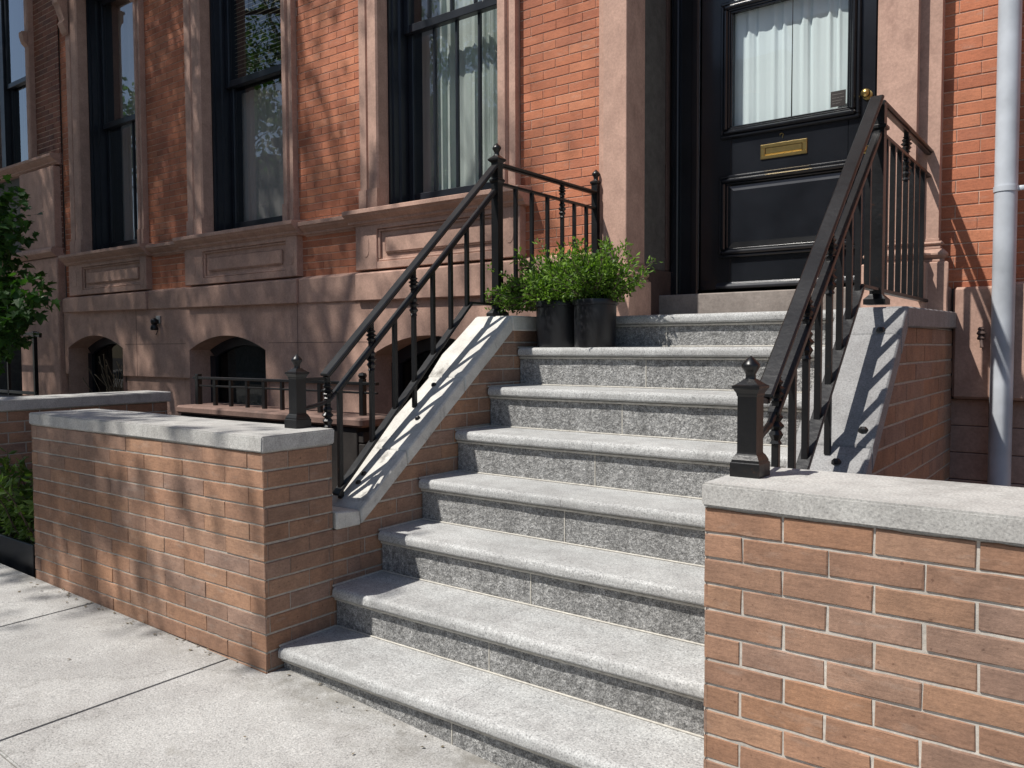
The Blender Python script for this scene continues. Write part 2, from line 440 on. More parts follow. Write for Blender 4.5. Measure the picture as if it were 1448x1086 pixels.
def ground():
    bm = B(); box(bm, -150, 150, -150, 150, -.9, -.45)
    tag(obj('ground', bm, m_soil), kind='structure')
    # sidewalk flags with tooled joints
    xs = [-22.5, -20.3, -18.1, -16, -13.9, -11.8, -9.7, -7.6, -5.5, -3.4, -1.272, -.225, 1.85, 2.9, 4, 6.1, 8.2, 10.3]
    ys = [-4.3, -2.9, -2.1, -.862, -.040]
    bm = B()
    for xa, xb in zip(xs, xs[1:]):
        for ya, yb in zip(ys, ys[1:]):
            g = .002; yb2 = yb
            if yb == ys[-1]: yb2 = .032 if (0 <= xa+.3 and xb <= 1.9) else -.044
            if xa == -.225 and yb == ys[-1]:
                # stone meets the wall on one side and the first riser on the other
                p = [(xa+g, ya+g), (xb-g, ya+g), (xb-g, .045), (.0, .045), (.0, -.044), (xa+g, -.044)]
            else:
                p = [(xa+g, ya+g), (xb-g, ya+g), (xb-g, yb2 - g*(yb != ys[-1])), (xa+g, yb2 - g*(yb != ys[-1]))]
            if len(p) == 4:
                n = 6; pts = []
                top = [bm.verts.new((q[0], q[1], gz(q[0], q[1]))) for q in p]
            else:
                top = [bm.verts.new((q[0], q[1], gz(q[0], q[1]))) for q in p]
            f = bm.faces.new(top)
            e = bmesh.ops.extrude_face_region(bm, geom=[f])
            nv = [v for v in e['geom'] if isinstance(v, bmesh.types.BMVert)]
            nf = [q for q in e['geom'] if isinstance(q, bmesh.types.BMFace)]
            # the extruded copy stays on top, the old face drops
            for v in top: v.co.z -= .12
            es = [ed for q in nf for ed in q.edges]
            bmesh.ops.bevel(bm, geom=es, offset=.005, segments=2, affect='EDGES')
    bmesh.ops.recalc_face_normals(bm, faces=bm.faces)
    tag(obj('sidewalk', bm, m_walk), kind='structure')
    bm = B()
    v = [bm.verts.new((x, y, gz(x, y)-.012)) for x, y in ((-22, -4.3), (0, -4.3), (0, -.05), (-22, -.05))]; bm.faces.new(v)
    v = [bm.verts.new((x, y, gz(x, y)-.012)) for x, y in ((0, -4.3), (1.849, -4.3), (1.849, .04), (0, .04))]; bm.faces.new(v)
    v = [bm.verts.new((x, y, gz(x, y)-.012)) for x, y in ((1.85, -4.3), (10, -4.3), (10, -.05), (1.85, -.05))]; bm.faces.new(v)
    tag(obj('sidewalk_bed', bm, m_joint), kind='structure')
    bm = B()
    for i in range(16):
        box(bm, -22+2*i+.004, -20+2*i-.004, -4.5, -4.3, -.2, .03+.0, .012)
    tag(obj('kerb', bm, m_grey), kind='structure')
    bm = B(); box(bm, -150, 150, -13.5, -4.5, -.4, -.12); tag(obj('road', bm, m_asph), kind='structure')
    bm = B(); box(bm, -150, 150, -17.5, -13.5, -.4, .03, .02); tag(obj('opposite_sidewalk', bm, m_walk), kind='structure')
    bm = B(); box(bm, -22, -1.72, -.03, 2.6, -.4, .07); tag(obj('areaway_paving', bm, m_soil), kind='structure')
ground()

# ------------------------------------------------------------------ staircase
NZ = [.1865, .3494, .5257, .7102, .9005, 1.0937, 1.2835, 1.44]
NY = [0, .2554, .5054, .7517, .9959, 1.2399, 1.4879, 1.737]
SXR = 1.585
JX = [.83, .775, .77, .755, .745, .735, .72, .70]
def stairs():
    t = thing('stone_staircase', 'grey granite stoop steps rising to the black front door', 'steps')
    for i in range(8):
        z, y = NZ[i], NY[i]; zb = NZ[i-1] if i else -.1
        st = bpy.data.objects.new('step', None); COL.objects.link(st); st.parent = t
        yb = NY[i+1]+.06 if i < 7 else 2.66
        th = .045
        bm = B()
        x0 = .004 if i else -.0
        for a, b in ((x0, JX[i]-.0004), (JX[i]+.0004, SXR if i else 1.68)):
            # bullnose profile (y,z)
            pr = [(y+.03, z-th)]
            for k in range(5):
                an = math.radians(-80 + 80*k/4); pr.append((y+.012-.012*math.cos(an), z-.033+.010*math.sin(an)))
            for k in range(7):
                an = math.radians(90*k/6); pr.append((y+.019-.019*math.cos(an), z-.019+.019*math.sin(an)))
            pr += [(yb, z), (yb, z-th)]
            # drop non monotone duplicates
            F = prism(bm, pr, 'x', a, b)
        if i:
            pass
        # round the exposed left corner of the nosing
        es = [e for e in bm.edges if all(abs(v.co.x - x0) < 1e-4 and v.co.y < y+.03 for v in e.verts)]
        if es: bmesh.ops.bevel(bm, geom=es, offset=.008, segments=2, affect='EDGES')
        # break up long faces a little so that the nosing edge is not ruler straight
        bmesh.ops.bisect_plane(bm, geom=bm.verts[:]+bm.edges[:]+bm.faces[:], plane_co=(.3, 0, 0), plane_no=(1, 0, 0))
        for cx in [.04*q+.013 for q in range(1, 40)]:
            bmesh.ops.bisect_plane(bm, geom=bm.verts[:]+bm.edges[:]+bm.faces[:], plane_co=(cx, 0, 0), plane_no=(1, 0, 0))
        for v in bm.verts:
            if v.co.y < y+.03:
                q = math.sin(v.co.x*9.1+i*1.7)*.0011 + math.sin(v.co.x*23+i)*.0006
                q += (math.sin(v.co.x*131+i*2.3)*math.sin(v.co.x*57+i))*.0007 + (rnd.uniform(0, .0022) if rnd.random() < .05 else 0)
                v.co.y += q; v.co.z += -abs(q)*.35
        obj('tread', bm, m_tread, st, 40)
        bm = B()
        for a, b in ((.003 if i else .004, JX[i]-.002), (JX[i]+.002, SXR if i else 1.68)):
            box(bm, a, b, y+.0287, y+.09, zb-.01 if i else -.1, z-th-.001, .002)
        obj('riser', bm, m_riser, st)
        bm = B()
        box(bm, .005, SXR, y+.016, y+.0285, z-th-.011, z-th-.0005, .003)       # pointing under the nosing
        if i: box(bm, .004, SXR, y+.022, y+.0285, zb, zb+.006, .002)
        box(bm, JX[i]-.0022, JX[i]+.0022, y+.0275, y+.03, zb, z-th-.012)
        if i < 7: hexa(bm, [(.0002, y+.012, z-.002), (.005, y+.012, z-.002), (.005, NY[i+1]+.028, z-.002), (.0002, NY[i+1]+.028, z-.002), (.0002, y+.012, z+.005), (.004, y+.012, z+.004), (.004, NY[i+1]+.028, z+.004), (.0002, NY[i+1]+.028, z+.005)])
        obj('pointing', bm, m_caulk, st)
stairs()

# ------------------------------------------------------------------ front walls
def front_wall(name, x0, x1, yf, yb, zb_top, ztop, label, off_front, off_side=0., faces='frlb', zlow=-.05, LB=.187, mv=None, H=.0668, mm=None):
    t = thing(name, label, 'wall')
    bm = B(); zz = zb_top - 40*H
    if 'f' in faces: brick_face(bm, (0, yf, 0), (1, 0, 0), [(x0, zlow), (x1, zlow), (x1, zb_top), (x0, zb_top)], LB, H, .0068, zz, off_front, .0032, .0020, .0012, .5, True, .0014, mv, 4)
    if 'r' in faces: brick_face(bm, (x1, 0, 0), (0, 1, 0), [(yf, zlow), (yb, zlow), (yb, zb_top), (yf, zb_top)], .187, H, .0072, zz, yf+off_side, .004, .0032, .001, .5, True, .001, mv)
    if 'b' in faces: brick_face(bm, (0, yb, 0), (-1, 0, 0), [(-x1, zlow), (-x0, zlow), (-x0, zb_top), (-x1, zb_top)], .187, H, .0072, zz, 0, .004, .0032)
    if 'l' in faces: brick_face(bm, (x0, 0, 0), (0, -1, 0), [(-yb, zlow), (-yf, zlow), (-yf, zb_top), (-yb, zb_top)], .187, H, .0072, zz, 0, .004, .0032)
    obj('brickwork', bm, [m_tan, mm or m_tanmort], t)
    return t

def coping(t, x0, x1, y0, y1, z0, z1, segs, wob=.0015):
    bm = B()
    for a, b in zip(segs, segs[1:]):
        box(bm, a+.0015, b-.0015, y0, y1, z0, z1)
    es = [e for e in bm.edges]
    bmesh.ops.bevel(bm, geom=es, offset=.005, segments=2, affect='EDGES')
    for x in [x0 + (x1-x0)*k/14 for k in range(1, 14)]:
        bmesh.ops.bisect_plane(bm, geom=bm.verts[:]+bm.edges[:]+bm.faces[:], plane_co=(x, 0, 0), plane_no=(1, 0, 0))
    for v in bm.verts:
        v.co.y += math.sin(v.co.x*7.3+v.co.z*40)*wob; v.co.z += math.sin(v.co.x*5.1+v.co.y*9)*wob
    obj('coping', bm, m_grey, t, 40)

lw = front_wall('garden_wall', -1.893, -.002, -.042, .278, .9095, .969, 'tan brick wall with pale stone coping and small iron post in dappled shade', .05, .02, LB=.29, mv=.0022)
bm = B(); bm.free()
coping(lw, -1.897, .006, -.05, .288, .9105, .969, [-1.897, .006])
rw = front_wall('garden_wall', 1.69, 6.2, -.053, .286, .9135, .969, 'sunlit tan brick wall with grey coping and iron post on its end', .002+1.872-.0935-.187*10, 0., 'flbr', H=.0598, mm=m_palemort, mv=.0062)
coping(rw, 1.683, 6.2, -.062, .295, .9145, .969, [1.683, 3.35, 4.9, 6.2])

def neighbour_wall():
    t = thing('garden_wall', 'shaded brick side wall running back towards the house behind the leafy shrub', 'wall')
    H = .0668; bm = B(); zt = .905
    brick_face(bm, (-3., 0, 0), (0, 1, 0), [(-.05, -.05), (1.32, -.05), (1.32, zt), (-.05, zt)], .187, H, .0085, zt-40*H, 0)
    brick_face(bm, (0, -.05, 0), (1, 0, 0), [(-3.3, -.05), (-3., -.05), (-3., zt), (-3.3, zt)], .187, H, .0085, zt-40*H, 0)
    brick_face(bm, (0, 1.32, 0), (-1, 0, 0), [(3., -.05), (3.3, -.05), (3.3, zt), (3., zt)], .187, H, .0085, zt-40*H, 0)
    brick_face(bm, (-3.3, 0, 0), (0, -1, 0), [(-1.32, -.05), (.05, -.05), (.05, zt), (-1.32, zt)], .187, H, .0085, zt-40*H, 0)
    obj('brickwork', bm, [m_tan, m_tanmort], t)
    bm = B(); box(bm, -3.32, -2.985, -.065, 1.345, zt+.001, .977, .006); obj('coping', bm, m_grey, t)
neighbour_wall()

# ------------------------------------------------------------------ cheek walls with sloped caps
def cheek_left():
    t = thing('stair_side_wall', 'low brick side wall with sloping pale stone cap, left of the steps', 'wall')
    H = .0668; zz = .9095-40*H
    bm = B(); Y0, Y1, Z0, ZL = .279, .418, .568, 1.372
    low = [(Y0, -.05), (2.52, -.05), (2.52, ZL), (1.456, ZL), (Y1, Z0), (Y0, Z0)]
    # split into convex pieces
    brick_face(bm, (-.002, 0, 0), (0, 1, 0), [(Y0, -.05), (Y1, -.05), (Y1, Z0), (Y0, Z0)], .187, H, .0072, zz, -.022, .004, .0032, .001, .5, True, .001, .0045)
    brick_face(bm, (-.002, 0, 0), (0, 1, 0), [(Y1+.0005, -.05), (2.52, -.05), (2.52, ZL), (1.456, ZL), (Y1+.0005, Z0)], .187, H, .0072, zz, -.022, .004, .0032, .001, .5, True, .001, .0045)
    brick_face(bm, (-.185, 0, 0), (0, -1, 0), [(-2.52, -.4), (-Y1, -.4), (-Y1, Z0), (-1.456, ZL), (-2.52, ZL)], .187, H, .0072, zz, 0)
    brick_face(bm, (-.185, 0, 0), (0, -1, 0), [(-Y1+.0005, -.4), (-Y0, -.4), (-Y0, Z0), (-Y1+.0005, Z0)], .187, H, .0072, zz, 0)
    obj('brickwork', bm, [m_tan, m_tanmort], t)
    # cap: three sloped blocks, a flat foot and a flat landing piece
    bm = B()
    def piece(pts, xo, bev=.006):
        prism(bm, pts, 'x', xo, .007, bev)
    s = (1.445-.627)/(1.447-.412); s2 = (1.368-.5665)/(1.456-.42)
    T = lambda y: .627 + s*(y-.412); Bo = lambda y: .5665 + s2*(y-.42)
    piece([(.289, .641), (.289, .569), (.419, .5665), (.411, .627)], -.235)
    cuts = [.413, .685, 1.07, 1.4465]
    xo = [-.222, -.232, -.242]
    for k, (a, b) in enumerate(zip(cuts, cuts[1:])):
        a2 = a+.0012; b2 = b-.0012
        piece([(a2, T(a2)), (a2+.008, Bo(a2+.008)), (b2+.008, Bo(b2+.008)), (b2, T(b2))], xo[k])
    piece([(1.4475, 1.445), (1.4565, 1.369), (2.545, 1.37), (2.545, 1.445)], -.235)
    for f in (.5, .58, .8, .9, 1.2, 1.3):
        bmesh.ops.bisect_plane(bm, geom=bm.verts[:]+bm.edges[:]+bm.faces[:], plane_co=(0, f, 0), plane_no=(0, 1, 0))
    for v in bm.verts:
        if v.co.x < -.12 and v.co.y < 1.45: v.co.x += math.sin(v.co.y*31)*.012 + math.sin(v.co.y*71+1)*.006
        if v.co.x > -.02: v.co.x += math.sin(v.co.y*19+v.co.z*7)*.0018
    obj('capstone', bm, m_cap, t, 40)
    # old fixing stubs and stains left in the cap
    bm = B()
    for y, x in ((.84, -.075), (.56, -.13), (1.02, -.14), (.52, -.12)):
        z = T(y)
        lathe(bm, [(.014, -.004), (.013, .006), (.006, .012), (0, .012)], (x, y, z), 7)
    obj('fixing_stub', bm, m_iron, t)
cheek_left()

def cheek_right():
    t = thing('stair_side_wall', 'brick side wall with grey sloping cap, beside the grey drainpipe', 'wall')
    H = .0668; zz = .9095-40*H
    A, Bp = (.44, .51), (1.437, 1.43)
    s = (1.43-.51)/(1.437-.44)
    bm = B(); T = lambda y: A[1]+s*(y-A[0]); th = .075
    brick_face(bm, (1.8137, 0, 0), (0, 1, 0), [(.295, -.4), (2.56, -.4), (2.56, 1.36), (1.45, 1.36), (.42, .42), (.295, .3)], .34, .0715, .008, 1.36-40*.0715, .16, .004, .0032, .001, .5, True, .001, .003)
    brick_face(bm, (1.593, 0, 0), (0, -1, 0), [(-2.56, -.1), (-.295, -.1), (-.295, .3), (-1.45, 1.36), (-2.56, 1.36)], .187, H, .0072, zz, 0)
    obj('brickwork', bm, [m_tan, m_tanmort], t)
    bm = B()
    cuts = [.30, .93, 1.33, 1.4365]
    for a, b in zip(cuts, cuts[1:]):
        a2, b2 = a+.0012, b-.0012
        prism(bm, [(a2, T(a2)), (a2+.01, T(a2)-th-.012), (b2+.01, T(b2)-th-.012), (b2, T(b2))], 'x', 1.58, 1.83, .006)
    prism(bm, [(1.4378, 1.4305), (1.447, 1.352), (2.565, 1.366), (2.565, 1.4445)], 'x', 1.575, 1.83, .006)
    obj('capstone', bm, m_capgrey, t, 40)
    bm = B()
    for y, x in ((1.34, 1.76), (.98, 1.79), (.875, 1.735)):
        lathe(bm, [(.016, -.004), (.015, .006), (.008, .013), (0, .013)], (x, y, T(y)), 7)
    obj('fixing_stub', bm, m_iron, t)
cheek_right()

# ------------------------------------------------------------------ railings
def finial(bm, x, y, z, k=1.0):
    prof = [(.016, 0), (.013, .008), (.0135, .012), (.013, .016), (.018, .026), (.0245, .036), (.023, .043), (.013, .054), (.0045, .062), (0, .065)]
    lathe(bm, [(r*k, h*k) for r, h in prof], (x, y, z), 8, rot=math.pi/8)

def sq(bm, x, y, prof, mi=0):
    """square-plan turned post: list of (half width, z)"""
    rings = [[bm.verts.new((x+a*h, y+b*h, z)) for a, b in ((-1, -1), (1, -1), (1, 1), (-1, 1))] for h, z in prof]
    for a, b in zip(rings, rings[1:]):
        for i in range(4):
            j = (i+1) % 4; bm.faces.new((a[i], a[j], b[j], b[i]))
    bm.faces.new(list(reversed(rings[0]))); bm.faces.new(rings[-1])

def small_newel(t, x, y, z):
    bm = B()
    sq(bm, x, y, [(h*.93, q) for h, q in [(.0395, z), (.0395, z+.034), (.037, z+.036), (.036, z+.042), (.030, z+.053), (.0265, z+.056), (.0255, z+.06), (.0255, z+.195),
                  (.027, z+.197), (.028, z+.203), (.034, z+.213), (.0365, z+.215), (.0365, z+.221), (.030, z+.224), (.017, z+.234), (.013, z+.237)]])
    o = obj('newel_post', bm, m_iron, t)
    bm = B(); finial(bm, x, y, z+.234, .92); obj('finial', bm, m_iron, o, 45)

def knot(bm, x, y, z, s=1.):
    """wrought collar on a baluster"""
    lathe(bm, [(.009, -.05*s), (.017, -.045*s), (.012, -.036*s), (.021, -.02*s), (.013, -.008*s), (.024, .004*s), (.013, .016*s), (.020, .028*s), (.011, .04*s), (.016, .046*s), (.009, .05*s)], (x, y, z), 8)

def railing(x, nx, label, low, hr, mid, bot, topnewel, wing, bal, deco, cap, flat_top=False):
    t = thing('iron_railing', label, 'railing')
    lin = lambda a, b: (lambda yy: a[1] + (b[1]-a[1])*(yy-a[0])/(b[0]-a[0]))
    small_newel(t, nx, low[0], low[1])
    zH, zM, zB = lin(*hr), lin(*mid), lin(*bot)
    # handrail: moulded flat top over a narrower bar
    bm = B()
    bar(bm, (x, hr[0][0], hr[0][1]), (x, hr[1][0], hr[1][1]), .050, .015, bev=.005)
    bar(bm, (x, hr[0][0]+.004, hr[0][1]-.014), (x, hr[1][0], hr[1][1]-.014), .030, .012)
    bar(bm, (nx, low[0]+.02, low[1]+.19), (x, hr[0][0]+.02, hr[0][1]-.012), .016, .014)
    obj('handrail', bm, m_iron, t)
    bm = B()
    bar(bm, (x, mid[0][0]+.05, zM(mid[0][0]+.05)), (x, mid[1][0], mid[1][1]), .032, .018)
    a0 = Vector((x, mid[0][0]+.05, zM(mid[0][0]+.05))); p3 = Vector((nx, low[0]+.02, low[1]+.072))
    pts = [a0, a0+Vector((0, -.03, -.026)), a0+Vector((0, -.07, -.04)), p3]
    tube(bm, pts, [.010, .010, .009, .008], 8)
    obj('middle_rail', bm, m_iron, t)
    bm = B()
    bar(bm, (x, bot[0][0], bot[0][1]), (x, bot[1][0], bot[1][1]), .040, .015)
    bar(bm, (x, bot[1][0]-.004, bot[1][1]+.002), (x, topnewel[0], bot[1][1]+.002), .030, .013)
    obj('bottom_rail', bm, m_iron, t)
    for i, y in enumerate(bal):
        bm = B(); d = i in deco
        ztop = zH(y)-.012 if d else zM(y)
        zl = zB(y) if bot[0][0] < y < bot[1][0] else (bot[1][1] if y >= bot[1][0] else cap(y))
        if i in (1, 4) and y > bot[0][0]: zl = cap(y)-.002
        bar(bm, (x, y, zl), (x, y, ztop), .0195, .0195, (1, 0, 0), .0015)
        if d:
            knot(bm, x, y, zM(y)-.055); knot(bm, x, y, zM(y)+.05, .7)
        obj('baluster', bm, m_iron, t)
    # landing newel
    bm = B(); ty, tz0, tz1 = topnewel
    if flat_top:
        sq(bm, x, ty, [(.04, tz0), (.04, tz0+.02), (.026, tz0+.035), (.022, tz0+.04), (.022, tz1-.1), (.03, tz1-.095), (.03, tz1-.085), (.022, tz1-.08), (.022, tz1)])
        o = obj('landing_post', bm, m_iron, t)
    else:
        sq(bm, x, ty, [(.042, tz0), (.042, tz0+.018), (.026, tz0+.035), (.0215, tz0+.04), (.0215, tz1-.125), (.029, tz1-.118), (.029, tz1-.108), (.0215, tz1-.1), (.0215, tz1-.022), (.032, tz1-.012), (.034, tz1-.008), (.034, tz1-.002), (.02, tz1+.01), (.012, tz1+.018)])
        o = obj('landing_post', bm, m_iron, t)
        bm = B(); finial(bm, x, ty, tz1+.016, 1.0); obj('finial', bm, m_iron, o, 45)
    # wing from landing newel to the wall
    wy, wz, r1, r2, r0, wb = wing
    bm = B()
    sq(bm, x, wy, [(.03, tz0), (.03, tz0+.02), (.0205, tz0+.03), (.0205, wz-.01), (.027, wz-.004), (.027, wz+.006), (.015, wz+.016)])
    o = obj('wall_post', bm, m_iron, t)
    bm = B(); finial(bm, x, wy, wz+.014, 1.05); obj('finial', bm, m_iron, o, 45)
    bm = B(); bar(bm, (x, ty, r1), (x, wy, r1), .042, .014, bev=.004); bar(bm, (x, ty, r1-.011), (x, wy, r1-.011), .02, .008); obj('wing_rail', bm, m_iron, t)
    bm = B(); bar(bm, (x, ty, r2), (x, wy, r2), .024, .015); obj('wing_rail', bm, m_iron, t)
    bm = B(); bar(bm, (x, ty, r0), (x, wy, r0), .030, .014); obj('bottom_rail', bm, m_iron, t)
    for i, y in enumerate(wb):
        bm = B(); d = i == len(wb)//2
        bar(bm, (x, y, r0), (x, y, r1-.01 if d else r2), .0195, .0195, (1, 0, 0), .0015)
        if d:
            knot(bm, x, y, r2-.055); knot(bm, x, y, r2+.05, .7)
        obj('baluster', bm, m_iron, t)
    return t

capL = lambda y: .641 if y < .412 else .627 + .7903*(y-.412)
railing(-.15, -.15, 'black iron stair railing with pointed finials rising behind the potted shrubs', (.232, .969),
        ((.367, 1.172), (1.508, 2.222)), ((.375, 1.052), (1.508, 2.095)), ((.42, .672), (1.30, 1.506)), (1.528, 1.445, 2.262),
        (2.52, 2.295, 2.236, 2.137, 1.492, (1.688, 1.838, 1.99, 2.142, 2.272, 2.407)),
        (.384, .448, .631, .774, .898, 1.029, 1.157, 1.28, 1.404), (0, 2, 4), capL)
capR = lambda y: .51+.9228*(y-.44)
railing(1.70, 1.738, 'black iron stair railing in front of the brass mail slot, by the drainpipe', (.104, .969),
        ((.30, 1.15), (1.497, 2.226)), ((.33, 1.055), (1.53, 2.108)), ((.40, .70), (1.27, 1.499)), (1.535, 1.444, 2.208),
        (2.57, 2.30, 2.215, 2.10, 1.50, (1.65, 1.775, 1.9, 2.025, 2.15, 2.275, 2.4)),
        (.401, .54, .664, .785, .90, 1.02, 1.135, 1.25, 1.38), (0, 2, 4), capR, True)

def low_fence():
    m_pit = m_pitdark
    t = thing('low_stone_wall', 'brown stone areaway curb behind the left garden wall', 'stone curb')
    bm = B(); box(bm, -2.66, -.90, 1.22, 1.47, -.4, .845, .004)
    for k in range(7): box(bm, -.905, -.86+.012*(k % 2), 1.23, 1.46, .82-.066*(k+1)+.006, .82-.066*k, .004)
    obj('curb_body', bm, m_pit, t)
    bm = B(); box(bm, -2.68, -.84, 1.195, 1.49, .847, .90, .012); obj('curb_top', bm, m_curbst, t)
    t = thing('iron_fence', 'low black iron fence with plain pickets standing on the brown stone curb', 'fence')
    y = 1.34
    bm = B(); bar(bm, (-2.68, y, 1.083), (-.86, y, 1.083), .03, .018, (0, 1, 0)); obj('top_rail', bm, m_iron, t)
    bm = B(); bar(bm, (-2.66, y, 1.03), (-.86, y, 1.03), .018, .012, (0, 1, 0)); obj('middle_rail', bm, m_iron, t)
    for px, w in ((-2.63, .035), (-.98, .032)):
        bm = B(); bar(bm, (px, y, .895), (px, y, 1.11), w, w, (1, 0, 0))
        if px > -1: lathe(bm, [(.012, 0), (.022, .012), (.026, .024), (.02, .036), (0, .042)], (px, y, 1.105), 10)
        obj('post', bm, m_iron, t)
    for k in range(9):
        px = -2.43 + k*.18
        if abs(px+.98) < .05: continue
        bm = B(); bar(bm, (px, y, .895), (px, y, 1.08), .022 if k % 3 else .03, .022, (1, 0, 0)); obj('picket', bm, m_iron, t)
low_fence()

# ------------------------------------------------------------------ the house
YF = 2.6
house = thing('brownstone_house', 'red brick and brownstone row house front with black door and tall sash windows', 'house')

def wins():
    #      casing outer l, opening l, opening r, casing outer r
    return [(-7.07, -6.794, -5.593, -5.501), (-4.698, -4.43, -3.231, -3.109), (-2.293, -2.085, -.936, -.789)]

def house_brick():
    bm = B(); H = .0605; kw = dict(L=.2, H=H, mo=.0065, rec=.0035, bev=.0016, jit=.0005, ragged=.0006, mov=.0035)
    R = [(-7.325, -7.08, 1.7), (-5.496, -4.705, 1.7), (-3.104, -2.30, 1.7), (-.784, .02, 1.7)]
    for a, b, z in R:
        brick_face(bm, (0, YF, 0), (1, 0, 0), [(a, z), (b, z), (b, 5.5), (a, 5.5)], z0=.004, **kw)
    brick_face(bm, (0, YF, 0), (1, 0, 0), [(1.70, 1.56), (6.2, 1.56), (6.2, 5.5), (1.70, 5.5)], z0=.02, off=.105, **kw)
    brick_face(bm, (0, YF, 0), (1, 0, 0), [(-7.325, 5.52), (6.2, 5.52), (6.2, 7.0), (-7.325, 7.0)], z0=.004, **kw)
    obj('brick_facing', bm, [m_red, m_redmort], house)
    # solid wall behind the facing, roof and back
    bm = B()
    for a, b in ((-7.325, -6.98), (-5.58, -4.60), (-3.20, -2.20), (-.87, .08)):
        box(bm, a, b, YF+.012, 3.0, 1.76, 5.3)
    for a, b in ((-7.325, -7.28), (-6.0, -4.75), (-3.535, -2.22), (-1.01, .08)):
        box(bm, a, b, YF+.012, 3.0, -.4, 1.758)
    for a, b in ((-7.28, -6.0), (-4.75, -3.535), (-2.22, -1.01)):
        box(bm, a, b, YF+.26, 3.0, 1.5, 1.758)
    box(bm, 1.62, 6.2, YF+.012, 3.0, -.4, 5.3)
    for a, b in ((-6.98, -5.58), (-4.60, -3.20), (-2.20, -.87)):
        box(bm, a, b, YF+.02, 3.0, 1.76, 2.30)
    box(bm, -7.325, 6.2, YF+.012, 3.0, 5.301, 7.0)
    box(bm, -7.325, -7.2, 3.0, 9, -.4, 7.0); box(bm, 6.0, 6.2, 3.0, 9, -.4, 7.0); box(bm, -7.2, 6.0, 8.8, 9, -.4, 7.0)
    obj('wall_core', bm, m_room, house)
    bm = B(); box(bm, -7.325, 6.2, 2.4, 9, 7.0, 7.15); box(bm, -7.325, 6.2, 2.1, 2.6, 6.75, 6.998, .03)
    obj('roof_cornice', bm, m_cornice, house)
house_brick()

def arch_pts(xl, xr, zs, rise, n=14):
    xc, hw = (xl+xr)/2, (xr-xl)/2
    return [(xl+(xr-xl)*k/n, zs + rise*(1-((xl+(xr-xl)*k/n-xc)/hw)**2)) for k in range(n+1)]

